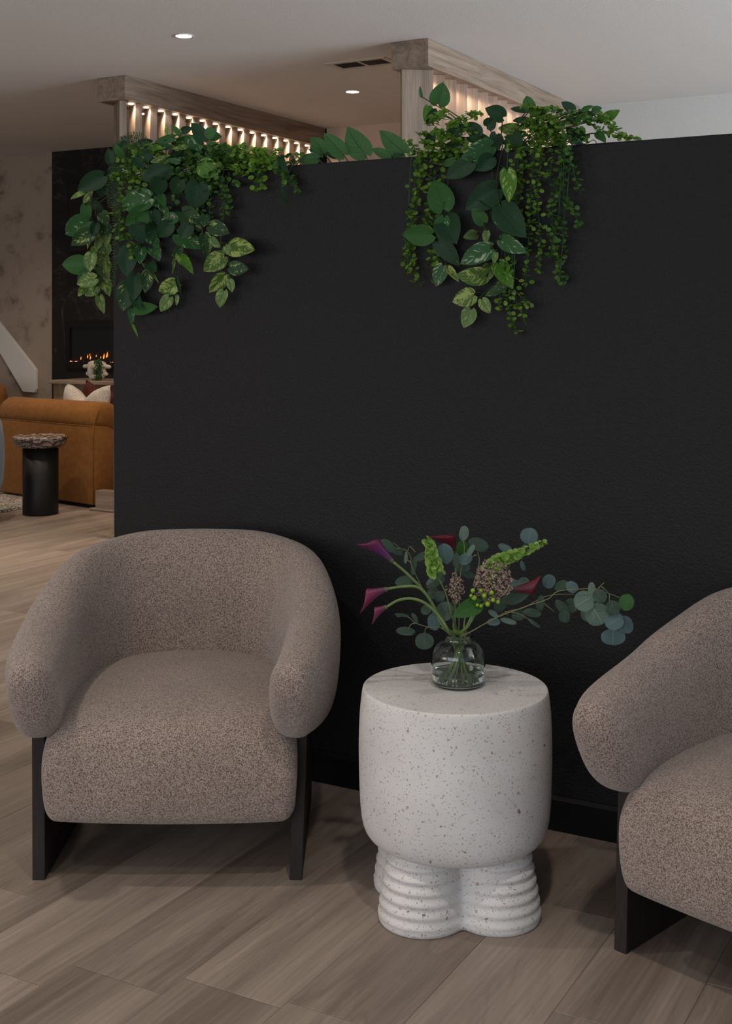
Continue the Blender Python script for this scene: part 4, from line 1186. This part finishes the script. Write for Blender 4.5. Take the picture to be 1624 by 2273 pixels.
o = finish(bl, 'fronds', M['fernpot'], t2); o['kind'] = 'stuff'
bs = bmesh.new(); tube(bs, [Vector((0, .01, -.018)), Vector((0, -.01, .06)), Vector((0, -.02, .13))], .003, 5); finish(bs, 'stem', M['stem_dark'], t2)

# sofa: rounded blocks with seams
def rbox(name, x0, x1, y0, y1, z0, z1, r, mat, parent, seg=5, crown=0):
    c = Vector(((x0+x1)/2, (y0+y1)/2, (z0+z1)/2))
    bm = box_bm(x0-c.x, x1-c.x, y0-c.y, y1-c.y, z0-c.z, z1-c.z)
    bmesh.ops.bevel(bm, geom=bm.edges[:], offset=r, segments=seg, affect='EDGES', profile=.5)
    return finish(bm, name, mat, parent, loc=c)
SO = Vector((-5.742, 6.575, 0)); sang = math.atan2(-.194, .981)
t = thing('sofa', 'camel velvet sofa with rounded back seen from behind', 'sofa', SO, sang)
# local: x to the right (0 = right end), y away from the viewer
rbox('outside_back', -1.12, 0, 0, .20, .025, .565, .012, M['camel'], t, 2)
bm = bmesh.new()
prof = [(.003, .56), (.001, .60), (.006, .645), (.032, .69), (.075, .715), (.13, .718), (.19, .70), (.235, .65), (.25, .58), (.245, .50), (.2, .5), (.1, .55)]
rings = []
for x, k in ((-1.14, .6), (-1.125, .88), (-1.09, 1), (-.6, 1), (-.03, 1), (-.008, .9), (.004, .62)):
    rings.append([(x, .12+(y-.12)*k, .60+(z-.60)*k) for y, z in prof])
finish(loft([r[::-1] for r in rings]), 'back_roll', M['camel'], t)
bm = bmesh.new(); tube(bm, [Vector((-1.12, -.003, .562)), Vector((-.6, -.003, .562)), Vector((0, -.003, .562))], .003, 5)
tube(bm, [Vector((0, -.002, .03)), Vector((0, -.002, .5)), Vector((.003, .01, .60)), Vector((.003, .05, .68))], .003, 5)
finish(bm, 'piping', M['camel'], t)
rbox('arm', -.20, 0, .20, .78, .025, .62, .07, M['camel'], t)
rbox('arm', -1.12, -.92, .20, .78, .025, .62, .07, M['camel'], t)
rbox('seat_cushion', -.92, -.20, .23, .78, .12, .44, .05, M['camel'], t)
for x in (-1.03, -.1):
    for y in (.06, .70): 
        finish(lathe_bm([(0, 0), (.02, 0), (.022, .026), (0, .026)], 12), 'foot', M['espresso'], t, loc=(x, y, 0))
def cushion(name, label, mat, c, half, hz, dip, rz, tilt, group):
    n = 16; bm = bmesh.new()
    tops = []; G = {}
    for side in (-1, 1):
        for i in range(n+1):
            for j in range(n+1):
                u = -1+2*i/n; v_ = -1+2*j/n
                edge = (1-u**4)*(1-v_**4)
                y = side*.075*max(0, edge)**.55
                pin = 1-.07*(1-abs(u))*v_*v_ ; 
                z = v_*hz*(1-.06*(1-u*u)) ; x = u*half*(1-.05*(1-v_*v_))
                if v_ > -.2: z -= dip*math.exp(-(u/.42)**2)*((v_+.2)/1.2)
                if (i in (0, n) or j in (0, n)) and side == 1: G[(1, i, j)] = G[(-1, i, j)]; continue
                G[(side, i, j)] = bm.verts.new((x, y, z))
        for i in range(n):
            for j in range(n):
                q = [G[(side, i, j)], G[(side, i+1, j)], G[(side, i+1, j+1)], G[(side, i, j+1)]]
                bm.faces.new(q if side == -1 else q[::-1])
    o = finish(bm, name, mat, None); o.location = c; o.rotation_euler = (tilt[0], tilt[1], rz); tag(o, label, 'cushion', group); return o
pc = pd(190, 905, 9.12)
o = cushion('cushion', 'pale grey linen cushion with a chopped top, leaning on the sofa back', M['linen'], pc, .245, .17, .10, sang+.05, (-.12, 0), None)
pc = pd(216, 914, 9.33)
o = cushion('cushion', 'dark maroon plush cushion behind the grey one on the sofa', M['maroon'], pc, .19, .19, .03, sang+.2, (-.15, .28), None)
# second camel seat at the far left
t = thing('lounge_chair', 'camel velvet rounded chair back at the far left edge', 'chair', pd(-62, 721, 10.1)*1.0, .3)
t.location.z = 0
rbox('backrest', -.36, .30, -.14, .10, .16, .80, .11, M['camel'], t, 6)
rbox('seat', -.34, .30, .05, .62, .05, .42, .09, M['camel'], t, 5)
for x in (-.25, .22):
    for y in (-.05, .5): finish(lathe_bm([(0, 0), (.02, 0), (.025, .17), (0, .17)], 12), 'leg', M['espresso'], t, loc=(x, y, 0))
# blue swivel chair
bc = pd(-92, 721, 7.95); bc.z = 0.0135
t = thing('swivel_chair', 'slate blue swivel chair cut by the left edge', 'chair', bc, YAW)
finish(lathe_bm([(0, .10), (.20, .105), (.245, .15), (.272, .25), (.283, .40), (.278, .52), (.262, .62), (.235, .665), (.205, .65), (.20, .55), (.2, .42), (0, .42)], 40), 'shell', M['blue'], t)
finish(lathe_bm([(0, 0), (.25, 0), (.255, .006), (.2, .014), (.04, .02), (.03, .11), (0, .11)], 40), 'swivel_base', M['lacquer'], t)
finish(lathe_bm([(0, .42), (.19, .42), (.2, .45), (.18, .475), (0, .48)], 32), 'seat_cushion', M['blue'], t)
# rug
rug = box('rug', -9.3, -6.19, 4.9, 7.2, 0.0005, .013, M['rug'], None, .003)
tag(rug, 'chunky black and white woven rug under the blue chair', 'rug')
fr = bmesh.new()
for k in range(150):
    y = 4.92 + k*.0152
    tube(fr, [Vector((-6.192+7.745, y-6.05, .005)), Vector((-6.165+7.745+rnd.uniform(-.006, .008), y-6.05+rnd.uniform(-.006, .006), .0035))], .0035, 4)
fo = finish(fr, 'fringe', M['rug'], rug); fo.location = (0, 0, -.0068); fo['kind'] = 'stuff'
# marble topped pedestal
p = pd(90, 721, 8.32); p.z = 0
t = thing('pedestal_table', 'round brown marble topped side table on a black cylinder', 'side table', p)
finish(lathe_bm([(0, .0005), (.1145, .0005), (.116, .003), (.116, .446), (0, .446)], 48), 'column', M['lacquer'], t)
finish(lathe_bm([(0, .446), (.145, .446), (.158, .455), (.168, .475), (.174, .495), (.179, .503), (.179, .512), (.172, .518), (.155, .518), (.148, .5145), (0, .5145)], 64), 'marble_top', M['marble'], t)
# wooden ledge
led = thing('wooden_ledge', 'low oak boxed ledge on the floor at the foot of the sofa', 'ledge', (-5.3, 6.58, 0))
rel(box('box', -5.69, -4.98, 6.535, 6.62, .018, .135, M['oak_x'], None, .002), led)
rel(box('moulding', -5.73, -4.98, 6.515, 6.62, .0005, .018, M['oak_x'], None, .006), led)
